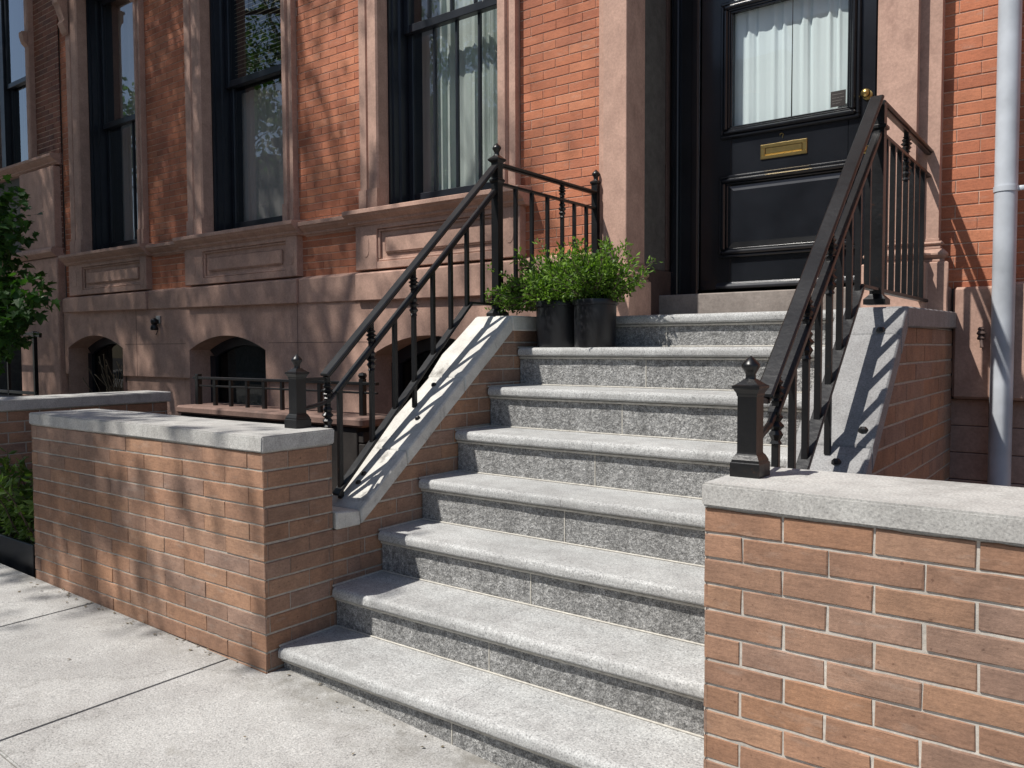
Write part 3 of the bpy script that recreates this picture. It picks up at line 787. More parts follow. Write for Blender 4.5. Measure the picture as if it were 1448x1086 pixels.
ARCH = [(-7.24, -6.01, 1.295, .14, .05), (-4.74, -3.545, 1.27, .135, .05), (-2.21, -1.02, 1.225, .15, .05)]
def basement():
    # brownstone basement wall with segmental arched openings
    bm = B(); Y = 2.56; x = -7.325; zt = 1.75
    def quad(a, b, c, d): bm.faces.new([bm.verts.new(p) for p in (a, b, c, d)])
    for xl, xr, zs, rise, zb in ARCH:
        quad((x, Y, 1.0), (xl, Y, 1.0), (xl, Y, zt), (x, Y, zt))
        P = arch_pts(xl, xr, zs, rise)
        for (xa, za), (xb, zb2) in zip(P, P[1:]):
            quad((xa, Y, za), (xb, Y, zb2), (xb, Y, zt), (xa, Y, zt))
            quad((xa, Y, za), (xa, Y+.3, za), (xb, Y+.3, zb2), (xb, Y, zb2))
        quad((xl, Y, zb), (xl, Y+.3, zb), (xl, Y+.3, zs), (xl, Y, zs)); quad((xr, Y, zs), (xr, Y+.3, zs), (xr, Y+.3, zb), (xr, Y, zb))
        x = xr
    quad((x, Y, 1.0), (.1, Y, 1.0), (.1, Y, zt), (x, Y, zt))
    # thickness of the upper course
    def under(a, b): quad((a, Y, 1.0), (a, Y+.1, 1.0), (b, Y+.1, 1.0), (b, Y, 1.0))
    xs = [-7.325] + [v for A in ARCH for v in A[:2]] + [.1]
    for a, b in zip(xs[::2], xs[1::2]): under(a, b)
    for a, b in zip(xs[::2], xs[1::2]): box(bm, a+.001, b-.001, 2.592, 2.75, -.45, .998)
    obj('basement_wall', bm, m_brown, house)
    for a in (-5.72, -3.1, -.6):                      # fine ashlar joints
        bm = B(); box(bm, a, a+.004, 2.5585, 2.57, 1.0, 1.7); obj('stone_joint', bm, m_brownd, house)
    for a, b in ((-5.95, -4.8), (-3.5, -2.25)):
        bm = B(); box(bm, a, b, 2.5585, 2.57, 1.33, 1.334); obj('stone_joint', bm, m_brownd, house)
    for k, (xl, xr, zs, rise, zb) in enumerate(ARCH):
        bm = B(); P = arch_pts(xl+.002, xr-.002, zs-.002, rise)
        # timber frame following the arch
        P2 = arch_pts(xl+.09, xr-.09, zs-.07, rise*.85)
        for (a, c) in zip(zip(P, P[1:]), zip(P2, P2[1:])):
            (xa, za), (xb, zb2) = a; (xc, zc), (xd, zd) = c
            hexa(bm, [(xc, 2.78, zc), (xd, 2.78, zd), (xd, 2.84, zd), (xc, 2.84, zc), (xa, 2.78, za), (xb, 2.78, zb2), (xb, 2.84, zb2), (xa, 2.84, za)])
        box(bm, xl+.002, xl+.09, 2.78, 2.84, zb, zs-.06); box(bm, xr-.09, xr-.002, 2.78, 2.84, zb, zs-.06)
        xm = (xl+xr)/2
        box(bm, xl+.09, xr-.09, 2.79, 2.83, .70, .76); box(bm, xl+.09, xr-.09, 2.79, 2.83, zb, zb+.08)
        w = obj('basement_window', bm, m_sash, house)
        bm = B()
        f = [bm.verts.new((px, 2.815, pz)) for px, pz in P2] + [bm.verts.new((xr-.09, 2.815, zb)), bm.verts.new((xl+.09, 2.815, zb))]
        bm.faces.new(list(reversed(f)))
        obj('pane', bm, m_bglass, w)
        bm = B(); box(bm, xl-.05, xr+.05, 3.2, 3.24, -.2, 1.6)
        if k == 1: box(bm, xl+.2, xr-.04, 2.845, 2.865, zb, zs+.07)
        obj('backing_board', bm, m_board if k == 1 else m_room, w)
    # right hand basement beside the stoop: two big stone blocks over darker courses
    bm = B()
    box(bm, 1.70, 1.80, 2.575, 2.62, 1.02, 1.57, .012)
    box(bm, 1.815, 2.04, 2.545, 2.62, 1.03, 1.562, .012); box(bm, 2.055, 2.9, 2.53, 2.62, 1.03, 1.575, .012); box(bm, 2.915, 6.2, 2.53, 2.62, 1.03, 1.575, .012)
    obj('base_block', bm, m_brown, house)
    bm = B(); brick_face(bm, (0, 2.592, 0), (1, 0, 0), [(1.7, -.45), (6.2, -.45), (6.2, 1.028), (1.7, 1.028)], .34, .13, .004, 1.028-20*.13, .1, .003, .003)
    obj('lower_courses', bm, [m_brown, m_brownd], house)
    # band between basement and parlour floor
    bm = B()
    zb = lambda q: 1.628-.0105*q
    segs = [(-7.325, -7.12, 2.545), (-7.12, -5.45, 2.52), (-5.45, -4.74, 2.545), (-4.74, -3.06, 2.52), (-3.06, -2.34, 2.545), (-2.34, -.74, 2.52), (-.74, .03, 2.545)]
    for a, b, y in segs:
        hexa(bm, [(a+.0008, y, zb(a)), (b-.0008, y, zb(b)), (b-.0008, 2.61, zb(b)), (a+.0008, 2.61, zb(a)), (a+.0008, y, 1.862), (b-.0008, y, 1.862), (b-.0008, 2.61, 1.89), (a+.0008, 2.61, 1.89)], .006)
    obj('base_band', bm, m_brown, house)
basement()

def sill_profile(yf, z):
    return [(YF+.05, z+.006), (yf, z-.012), (yf, z-.045), (yf+.012, z-.05), (yf+.018, z-.062), (yf+.05, z-.085), (yf+.062, z-.09), (yf+.062, z-.108), (yf+.078, z-.112), (yf+.085, z-.125), (YF+.05, z-.125)]

def window(k, c0, o0, o1, c1, munt=(), zs=2.352, zt=5.2, zm=3.775):
    w = bpy.data.objects.new('window', None); COL.objects.link(w); w.parent = house
    # casing: two raised fillets with a groove, on small plinths, and a plain reveal
    bm = B()
    def cas(a, b, s):   # a outer, b opening edge; s=+1 left casing
        W = abs(b-a); X = lambda q: a + s*q*W
        pr = [(X(0), YF+.02), (X(0), 2.548), (X(.34), 2.548), (X(.38), 2.562), (X(.44), 2.562), (X(.47), 2.552), (X(.50), 2.552), (X(.53), 2.535), (X(.94), 2.535), (X(1), 2.548), (X(1), 2.652), (X(.7), 2.652), (X(.7), YF+.02)]
        prism(bm, pr, 'z', zs+.15, zt-.0)
        pl = [(X(-.04), YF+.02), (X(-.04), 2.538), (X(.36), 2.538), (X(.40), 2.555), (X(.46), 2.555), (X(.5), 2.525), (X(1.0), 2.525), (X(1.0), 2.651), (X(.7), 2.651), (X(.7), YF+.02)]
        prism(bm, pl, 'z', zs-.004, zs+.1495)
    cas(c0, o0, 1); cas(c1, o1, -1)
    box(bm, c0-.03, c1+.03, 2.52, 2.71, zt+.001, zt+.28, .01)          # head
    obj('casing', bm, m_brown, w)
    bm = B()
    for xa, xb in ((c0-.01, c0+.115), (c1-.115, c1+.01)):            # consoles under the hood
        prism(bm, [(2.534, zt-.42), (2.51, zt-.40), (2.47, zt-.30), (2.49, zt-.27), (2.44, zt-.12), (2.42, zt-.10), (2.42, zt-.02), (2.40, zt), (2.40, zt+.03), (2.534, zt+.03)], 'x', xa, xb, .004)
    prism(bm, [(2.60, zt+.282), (2.42, zt+.282), (2.36, zt+.32), (2.34, zt+.33), (2.34, zt+.38), (2.60, zt+.42)], 'x', c0-.12, c1+.12, .004)
    obj('hood', bm, m_brown, w)
    bm = B()
    prism(bm, sill_profile(2.445, zs), 'x', c0-.105, c1+.095, .003)
    obj('sill', bm, m_brown, w)
    # apron with a sunk panel and two small side sinkings
    bm = B(); a0, a1, z0, z1, y = c0-.05, c1+.045, 1.889, zs-.124, 2.535
    p0, p1 = (o0-.02, o1+.02); q0, q1 = z0+.055, z1-.035
    box(bm, a0, p0-.001, y, YF+.03, z0, z1, .004); box(bm, p1+.001, a1, y, YF+.03, z0, z1, .004)
    box(bm, p0, p1, y, YF+.03, z0, q0, .003); box(bm, p0, p1, y, YF+.03, q1, z1, .003)
    box(bm, p0+.001, p1-.001, y+.032, YF+.03, q0+.0005, q1-.0005)
    # raised bead round the panel
    for xa, xb, za, zb in ((p0+.002, p1-.002, q0+.002, q0+.02), (p0+.002, p1-.002, q1-.02, q1-.002)): box(bm, xa, xb, y+.012, y+.031, za, zb, .005)
    for xa, xb in ((p0+.002, p0+.022), (p1-.022, p1-.002)): box(bm, xa, xb, y+.012, y+.031, q0+.021, q1-.021, .005)
    box(bm, p0+.07, p1-.07, y+.014, y+.0315, q0+.06, q1-.06, .012)
    obj('apron_panel', bm, m_brown, w)
    for cx in ((a0+p0)/2, (a1+p1)/2):
        bm = B(); prism(bm, [(cx+.035*math.cos(t*math.pi/8), (q0+q1)/2+.085*(1 if math.sin(t*math.pi/8) > 0 else -1)*abs(math.sin(t*math.pi/8))**.6) for t in range(16)], 'y', y-.003, y+.004, .002)
        obj('apron_oval', bm, m_brown, w)
    # dark box frame in the reveal
    bm = B(); e = .004
    for s, o in ((1, o0), (-1, o1)):
        xa = lambda q: o + s*q
        pr = [(xa(e), 2.654), (xa(.018), 2.654), (xa(.018), 2.68), (xa(.032), 2.685), (xa(.032), 2.735), (xa(.05), 2.745), (xa(.05), 2.985), (xa(e), 2.985)]
        prism(bm, pr, 'z', zs+.004, zt+.02)
    box(bm, o0+.05, o1-.05, 2.70, 2.985, zt-.03, zt+.02)
    box(bm, o0+.05, o1-.05, 2.68, 2.985, zs-.02, zs+.035, .004)
    obj('window_frame', bm, m_sash, w)
    def sash(nm, za, zb, y, bot, top, mm):
        st = .052; xl, xr = o0+.052, o1-.052
        bm = B(); D = .036
        box(bm, xl, xl+st, y, y+D, za, zb, .004); box(bm, xr-st, xr, y, y+D, za, zb, .004)
        box(bm, xl+st+.0005, xr-st-.0005, y, y+D, za, za+bot, .004); box(bm, xl+st+.0005, xr-st-.0005, y, y+D, zb-top, zb, .004)
        for q in mm:
            xx = xl+st+(xr-xl-2*st)*q; box(bm, xx-.011, xx+.011, y+.002, y+D-.004, za+bot+.0005, zb-top-.0005, .004)
        o = obj(nm, bm, m_sash, w)
        bm = B(); bm.faces.new([bm.verts.new(q) for q in ((xl+st-.004, y+.018, za+bot-.004), (xr-st+.004, y+.018, za+bot-.004), (xr-st+.004, y+.018, zb-top+.004), (xl+st-.004, y+.018, zb-top+.004))]); obj(nm.split('_')[0]+'_pane', bm, m_glass, w)
    sash('upper_sash', zm-.03, zt-.032, 2.775, .062, .06, munt[0] if munt else ())
    sash('lower_sash', zs+.037, zm+.03, 2.82, .095, .05, munt[1] if munt else ())
    return w

Wn = wins()
window(0, *Wn[0], munt=((), (.5,)))
window(1, *Wn[1])
window(2, *Wn[2], munt=((.22, .46, .70), (.23, .47, .70)), zm=3.735)
# string course continuing the sills between the windows
for a, b in ((Wn[0][3]+.097, Wn[1][0]-.107), (Wn[1][3]+.097, Wn[2][0]-.107)):
    bm = B(); prism(bm, sill_profile(2.505, 2.338), 'x', a, b, .003)
    obj('string_course', bm, m_brown, house)
# rooms behind the windows
bm = B()
for c0, o0, o1, c1 in Wn:
    for q in ((c0-.3, c0-.25, 2.99, 5.2, 1.9, 5.6), (c1+.25, c1+.3, 2.99, 5.2, 1.9, 5.6), (c0-.25, c1+.25, 5.2, 5.25, 1.9, 5.6), (c0-.25, c1+.25, 2.99, 5.2, 1.85, 1.9), (c0-.25, c1+.25, 2.99, 5.2, 5.55, 5.6)):
        box(bm, *q)
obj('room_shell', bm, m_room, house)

# ---- doorway
def doorway():
    XL, XR = .09, 1.475
    bm = B()
    def pil(s, xin, xmid, xout):
        # s=+1: left; proud front, then a set-back outer strip
        bm = B()
        pr = [(xmid, 2.47), (xin-s*.004, 2.47), (xin, 2.474), (xin, 2.70), (xin-s*.012, 2.71), (xin-s*.012, 3.0), (xout, 3.0), (xout, 2.532), (xmid, 2.53)]
        prism(bm, pr, 'z', 1.80, 4.6)
        o = obj('pilaster', bm, m_brown, house)
        bm = B()
        # moulded base: torus over scotia on a square plinth
        def ring(ex, z0, z1, bev):
            pp = [(xmid-s*ex, 2.47-ex), (xin+s*ex, 2.47-ex), (xin+s*ex, 2.70), (xin-s*.011, 2.705), (xin-s*.011, 2.9), (xout+s*.002, 2.9), (xout-s*ex, 2.532-ex*.6), (xmid-s*ex, 2.53-ex*.6)]
            prism(bm, pp, 'z', z0, z1, bev)
        ring(.004, 1.785, 1.80, .002); ring(.024, 1.766, 1.785, .008); ring(.012, 1.748, 1.766, .003); ring(.046, 1.698, 1.748, .021); ring(.030, 1.686, 1.698, .002); ring(.050, 1.43, 1.685, .006)
        obj('pilaster_base', bm, m_brown, o, 40)
    pil(1, XL, -.068, -.135)
    pil(-1, XR, 1.655, 1.748)
    bm = B()
    # entablature over the opening
    box(bm, -.16, 1.77, 2.46, 3.0, 4.601, 4.85, .01); box(bm, -.18, 1.79, 2.44, 3.0, 4.852, 5.1, .01); box(bm, -.2, 1.81, 2.40, 3.0, 5.101, 5.2, .02); box(bm, -.18, 1.79, 2.45, 3.0, 5.201, 5.5)
    obj('entablature', bm, m_brown, house)
    # panelled jambs between the pilasters and the door frame
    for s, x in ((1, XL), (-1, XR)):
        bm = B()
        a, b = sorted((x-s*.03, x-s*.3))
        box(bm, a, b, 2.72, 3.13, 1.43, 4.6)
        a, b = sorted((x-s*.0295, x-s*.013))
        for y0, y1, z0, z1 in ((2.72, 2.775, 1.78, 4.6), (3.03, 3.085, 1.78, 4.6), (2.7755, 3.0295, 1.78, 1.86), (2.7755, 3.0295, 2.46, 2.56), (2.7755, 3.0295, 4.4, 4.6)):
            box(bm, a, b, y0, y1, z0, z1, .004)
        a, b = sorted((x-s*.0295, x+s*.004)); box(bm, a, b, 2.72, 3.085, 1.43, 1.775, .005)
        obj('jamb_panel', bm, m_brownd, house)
    # frame
    bm = B()
    D0, D1, ZB, ZT = .283, 1.326, 1.645, 3.55
    for a, b, s in ((XL-.012, D0-.012, 1), (D1+.012, XR+.012, -1)):
        box(bm, a, b, 3.088, 3.16, 1.60, 4.6, .003)
        c, d = sorted(((a+.012 if s > 0 else b-.012), (a+.012+s*.05 if s > 0 else b-.012-.05))); box(bm, c, d, 3.06, 3.0875, 1.61, 4.6, .006)
        c, d = sorted(((b-.045 if s > 0 else a), (b if s > 0 else a+.045))); box(bm, c, d, 3.074, 3.0875, 1.61, 3.6, .005)
    box(bm, D0-.0115, D1+.0115, 3.08, 3.16, ZT+.006, ZT+.12, .006); box(bm, D0-.0115, D1+.0115, 3.08, 3.16, 4.45, 4.6, .006)
    fr = obj('door_frame', bm, m_door, house)
    bm = B(); box(bm, D0-.01, D1+.01, 3.12, 3.125, ZT+.121, 4.449); obj('transom_pane', bm, m_glass, fr)
    bm = B(); box(bm, D0-.0118, D0-.0085, 3.092, 3.098, 1.65, 3.55); obj('weather_strip', bm, m_steel, fr)
    # threshold
    bm = B(); box(bm, .085, 1.49, 2.895, 3.15, 1.43, 1.612, .006); obj('threshold', bm, m_thresh, house)
    # door leaf
    bm = B(); y = 3.1
    GL, GR, GZ0, GZ1 = .486, 1.18, 2.645, 3.36
    PL, PR, PZ0, PZ1 = .415, 1.215, 1.85, 2.345
    d = .05
    box(bm, D0, GL-.001, y, y+d, ZB, ZT, .003); box(bm, GR+.001, D1, y, y+d, ZB, ZT, .003)
    box(bm, GL, GR, y, y+d, GZ1, ZT, .002); box(bm, GL, GR, y, y+d, 2.35, GZ0, .0)
    box(bm, GL, GR, y, y+d, ZB, 1.845, .0); box(bm, GL, GR, y+.012, y+d-.002, 1.8452, 2.3498)
    dr = obj('door', bm, m_door, house)
    def mould(nm, xl, xr, za, zb, wd, steps):
        bm = B()
        for (i0, i1, y0, y1, bv) in steps:
            for q in ((xl+i0, xr-i0, za+i0, za+i1), (xl+i0, xr-i0, zb-i1, zb-i0)): box(bm, q[0], q[1], y0, y1, q[2], q[3], bv)
            for q in ((xl+i0, xl+i1), (xr-i1, xr-i0)): box(bm, q[0], q[1], y0, y1, za+i1+.0004, zb-i1-.0004, bv)
        obj(nm, bm, m_door, dr)
    mould('glass_moulding', .417, 1.247, 2.582, 3.42, 0, [(0, .022, 3.078, 3.102, .006), (.0222, .048, 3.068, 3.102, .009), (.0482, .060, 3.082, 3.102, .004), (.0602, .073, 3.09, 3.104, .004)])
    mould('panel_moulding', .412, 1.24, 1.842, 2.352, 0, [(0, .020, 3.076, 3.102, .006), (.0202, .045, 3.066, 3.102, .009), (.0452, .058, 3.085, 3.112, .004)])
    bm = B()
    # raised and fielded panel
    xl, xr, za, zb = .475, 1.174, 1.905, 2.285
    v0 = [(xl, za), (xr, za), (xr, zb), (xl, zb)]; i = .03
    v1 = [(xl+i, za+i), (xr-i, za+i), (xr-i, zb-i), (xl+i, zb-i)]
    A = [bm.verts.new((a, 3.110, b)) for a, b in v0]; C = [bm.verts.new((a, 3.096, b)) for a, b in v0]
    E = [bm.verts.new((a, 3.088, b)) for a, b in v1]
    for p, q in ((A, C), (C, E)):
        for k in range(4): bm.faces.new((p[k], p[(k+1) % 4], q[(k+1) % 4], q[k]))
    bm.faces.new(E); obj('door_panel', bm, m_door, dr)
    bm = B(); prism(bm, [(3.10, 1.648), (3.07, 1.648), (3.066, 1.662), (3.078, 1.676), (3.10, 1.69)], 'x', .40, D1-.003, .002); obj('weather_bar', bm, m_sash, dr)
    bm = B(); bm.faces.new([bm.verts.new(q) for q in ((GL-.002, 3.122, GZ0-.002), (GR+.002, 3.122, GZ0-.002), (GR+.002, 3.122, GZ1+.002), (GL-.002, 3.122, GZ1+.002))]); obj('door_glass', bm, m_doorglass, dr)
    # brass mail slot
    bm = B(); xa, xb, za, zb = .672, .952, 2.424, 2.512; f = .022
    for q in ((xa, xb, za, za+f), (xa, xb, zb-f, zb)): box(bm, q[0], q[1], 3.093, 3.101, q[2], q[3], .002)
    for q in ((xa, xa+f+.006), (xb-f-.006, xb)): box(bm, q[0], q[1], 3.093, 3.101, za+f+.0003, zb-f-.0003, .002)
    box(bm, xa+f+.009, xb-f-.009, 3.0955, 3.1, za+f+.004, zb-f-.002, .002)
    for qx in (xa+.012, xb-.012):
        for qz in (za+.012, zb-.012):
            bmesh.ops.create_uvsphere(bm, u_segments=8, v_segments=5, radius=.0035, matrix=Matrix.Translation((qx, 3.093, qz)))
    obj('mail_slot', bm, m_brass, dr, 30)
    bm = B()
    pts = [(.80+.010*math.cos(a), 3.096, 2.556+.009*math.sin(a)) for a in [math.radians(200-30*k) for k in range(9)]] + [(.806, 3.096, 2.540), (.806, 3.096, 2.536)]
    tube(bm, pts, .0016, 6); obj('hook', bm, m_brass, dr)
    for nm, x, z, r in (('door_knob', 1.284, 2.70, .026), ('lock_knob', 1.281, 2.395, .022)):
        bm = B()
        lathe(bm, [(r*1.05, 0), (r*1.05, .006), (r*.45, .010), (r*.42, .028), (r*.9, .038), (r, .050), (r*.8, .060), (r*.3, .066), (0, .067)], (0, 0, 0), 18)
        bm.transform(Matrix.Translation((x, 3.1, z)) @ Matrix.Rotation(math.radians(90), 4, 'X'))
        obj(nm, bm, m_brass, dr, 50)
    bm = B()
    box(bm, 1.256, 1.274, 3.09, 3.10, 2.488, 2.545, .003)
    obj('latch_plate', bm, m_brass, dr)
    bm = B(); box(bm, 1.076, 1.160, 3.1205, 3.1218, 2.672, 2.762)
    pl = obj('notice_plate', bm, m_plate, dr)
    bm = B()
    for z, segs in ((2.742, ((1.084, 1.15),)), (2.722, ((1.084, 1.107), (1.11, 1.125), (1.13, 1.152))), (2.705, ((1.084, 1.14),)), (2.69, ((1.084, 1.1), (1.104, 1.13)))):
        for a, b in segs: box(bm, a, b, 3.1198, 3.1204, z, z+.0025)
    obj('notice_print', bm, m_platetext, pl)
    # hall behind the door
    bm = B()
    for q in ((.0, .05, 3.17, 5, 1.5, 4.7), (1.55, 1.6, 3.17, 5, 1.5, 4.7), (.05, 1.55, 4.95, 5, 1.5, 4.7), (.05, 1.55, 3.17, 4.95, 1.45, 1.5), (.05, 1.55, 3.17, 4.95, 4.65, 4.7)): box(bm, *q)
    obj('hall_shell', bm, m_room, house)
doorway()

def curtain(name, label, x0, x1, y, z0, z1, mt, waves, amp, seed, hem=0., taper=0., gather=0.):
    r = random.Random(seed); n = max(24, int(waves*10)); bm = B(); nz = 26
    ph = [r.uniform(0, 6.28) for _ in range(5)]; V = []
    for j in range(nz+1):
        v = j/nz; z = z0 + (z1-z0)*v; row = []
        for i in range(n+1):
            u = i/n
            ux = u + .012*math.sin(6.28*waves*u*.5+ph[0]+v*1.3)
            x = x0 + (x1-x0)*(ux) + taper*(v-.5)*(u-.5)
            a = amp*(.55+.45*math.sin(2.2*u*6.28+ph[1]))*(.8+.35*math.sin(3*v+ph[4]))
            yy = y + a*math.sin(6.28*waves*u + ph[2] + .5*math.sin(2.6*v+ph[3])) + a*.4*math.sin(6.28*waves*2.3*u+ph[3]+v)
            zz = z + (hem*math.sin(6.28*waves*u+ph[1]) if j == 0 else 0)
            row.append(bm.verts.new((x, yy, zz)))
        V.append(row)
    for j in range(nz):
        for i in range(n): bm.faces.new((V[j][i], V[j][i+1], V[j+1][i+1], V[j+1][i]))
    return tag(obj(name, bm, mt, None, 180), label, 'curtain', None)

curtain('curtain', 'white door curtain panel on the mail slot side, behind the door glass', .47, .838, 3.16, 2.60, 3.42, m_white, 5, .013, 3, .004)
curtain('curtain', 'white door curtain panel above the dark notice plate, behind the door glass', .845, 1.20, 3.16, 2.60, 3.42, m_white, 5, .013, 5, .004)
curtain('curtain', 'sage sheer curtain hanging in the window nearest the steps', -1.86, -.95, 2.97, 2.37, 5.2, m_sheer, 11, .018, 8)
curtain('curtain', 'flat grey linen curtain at one side of the window nearest the steps', -2.2, -1.85, 2.99, 2.37, 5.2, m_lin, 2, .008, 9)
curtain('curtain', 'dim grey curtain behind the lower sash of the middle tall window', -4.5, -3.28, 2.95, 2.39, 3.74, m_lin, 9, .02, 12)
curtain('curtain', 'pale sheer hanging behind the tall window farthest from the door', -6.9, -5.9, 3.0, 2.37, 5.2, m_lin, 6, .02, 14)
def blind():
    t = thing('window_blind', 'pale venetian blind in the upper half of the middle window', 'blind')
    bm = B()
    for k in range(34):
        z = 3.82+k*.041
        hexa(bm, [(-4.6, 2.885, z), (-3.36, 2.885, z), (-3.36, 2.91, z+.014), (-4.6, 2.91, z+.014), (-4.6, 2.885, z+.002), (-3.36, 2.885, z+.002), (-3.36, 2.91, z+.016), (-4.6, 2.91, z+.016)])
    tag(obj('slats', bm, m_blind, t))
    bm = B(); box(bm, -4.61, -3.35, 2.88, 2.92, 5.2, 5.25, .004); obj('head_rail', bm, m_blind, t)
    bm = B(); box(bm, -4.6, -3.36, 2.887, 2.909, 3.79, 3.812, .004); obj('bottom_rail', bm, m_blind, t)
blind()

# ------------------------------------------------------------------ neighbouring house
def neighbour():
    t = thing('brownstone_house', 'neighbouring house at the far end with a higher sill and blue sky in its window', 'house')
    bm = B(); kw = dict(L=.2, H=.0605, mo=.009, rec=.004, bev=.002, jit=.0015, ragged=.0015)
    brick_face(bm, (0, 2.58, 0), (1, 0, 0), [(-7.98, 2.4), (-7.327, 2.4), (-7.327, 7.2), (-7.98, 7.2)], z0=.03, **kw)
    brick_face(bm, (0, 2.58, 0), (1, 0, 0), [(-14, 2.4), (-10.5, 2.4), (-10.5, 7.2), (-14, 7.2)], z0=.03, **kw)
    obj('brick_facing', bm, [m_oldred, m_redmort], t)
    bm = B()
    box(bm, -14, -9.75, 2.60, 3.0, -.4, 2.2); box(bm, -14, -10.45, 2.60, 3.0, 2.201, 7.2); box(bm, -8.0, -7.327, 2.6, 3.0, -.4, 7.2); box(bm, -10.45, -8.0, 2.6, 3.0, 2.2, 3.5); box(bm, -10.45, -8.0, 2.6, 3.0, 6.4, 7.2)
    box(bm, -14, -7.335, 2.4, 9, 7.2, 7.4); box(bm, -14, -13.8, 3, 9, -.4, 7.2); box(bm, -14, -7.335, 8.8, 9, -.4, 7.2)
    for q in ((-10.75, -10.7, 2.99, 5, 2.9, 6.6), (-7.95, -7.9, 2.99, 5, 2.9, 6.6), (-10.7, -7.95, 5, 5.05, 2.9, 6.6), (-10.7, -7.95, 2.99, 5, 2.85, 2.9), (-10.7, -7.95, 2.99, 5, 6.6, 6.65)): box(bm, *q)
    obj('wall_core', bm, m_room, t)
    bm = B(); box(bm, -8.25, -7.36, 2.50, 2.60, 2.46, 3.39, .008); box(bm, -14, -9.62, 2.53, 2.60, 2.46, 3.39, .008)
    prism(bm, [(2.6, 2.458), (2.46, 2.458), (2.445, 2.43), (2.445, 2.40), (2.47, 2.38), (2.5, 2.355), (2.6, 2.35)], 'x', -14, -7.34, .003)
    box(bm, -8.38, -7.345, 2.51, 2.62, -.4, 2.348, .01); box(bm, -14, -9.75, 2.51, 2.62, -.4, 2.348, .01); box(bm, -9.75, -8.38, 2.51, 2.62, 2.1, 2.348, .01)
    obj('stone_base', bm, m_brown, t)
    bm = B()
    for q in ((-9.75, -9.7, 2.62, 4, -.4, 2.2), (-8.4, -8.35, 2.62, 4, -.4, 2.2), (-9.7, -8.4, 3.6, 3.65, -.4, 2.2)): box(bm, *q)
    obj('basement_door_recess', bm, m_room, t)
    w = bpy.data.objects.new('window', None); COL.objects.link(w); w.parent = t
    bm = B(); prism(bm, sill_profile(2.46, 3.535), 'x', -10.7, -7.335, .003); obj('sill', bm, m_brown, w)
    bm = B()
    for a, b in ((-8.018, -7.93), (-10.52, -10.4)): box(bm, a, b, 2.51, 2.75, 3.54, 6.3, .012)
    box(bm, -10.54, -7.92, 2.49, 2.75, 6.302, 6.6, .01)
    prism(bm, [(2.51, 4.86), (2.47, 4.9), (2.45, 4.98), (2.45, 5.02), (2.51, 5.03)], 'x', -8.018, -7.925, .004)
    obj('casing', bm, m_brown, w)
    bm = B()
    for a, b in ((-10.396, -10.34), (-9.36, -9.23), (-8.07, -8.022)): box(bm, a, b, 2.68 if a != -9.36 else 2.745, 2.98, 3.54, 6.3, .004)
    box(bm, -10.34, -8.07, 2.70, 2.98, 3.53, 3.58, .004)
    obj('window_frame', bm, m_sash, w)
    for nm, za, zb, y, bot in (('upper', 4.67, 6.25, 2.775, .06), ('lower', 3.582, 4.73, 2.82, .09)):
      for xl, xr, st in ((-9.228, -8.072, .05), (-10.338, -9.362, .05)):
        bm = B()
        box(bm, xl, xl+st, y, y+.035, za, zb, .004); box(bm, xr-st, xr, y, y+.035, za, zb, .004); box(bm, xl+st+.0005, xr-st-.0005, y, y+.035, za, za+bot, .004); box(bm, xl+st+.0005, xr-st-.0005, y, y+.035, zb-.05, zb, .004)
        obj(nm+'_sash', bm, m_sash, w)
        bm = B(); bm.faces.new([bm.verts.new(q) for q in ((xl+st-.003, y+.017, za+bot-.003), (xr-st+.003, y+.017, za+bot-.003), (xr-st+.003, y+.017, zb-.047), (xl+st-.003, y+.017, zb-.047))]); obj(nm+'_pane', bm, m_glass, w)
neighbour()

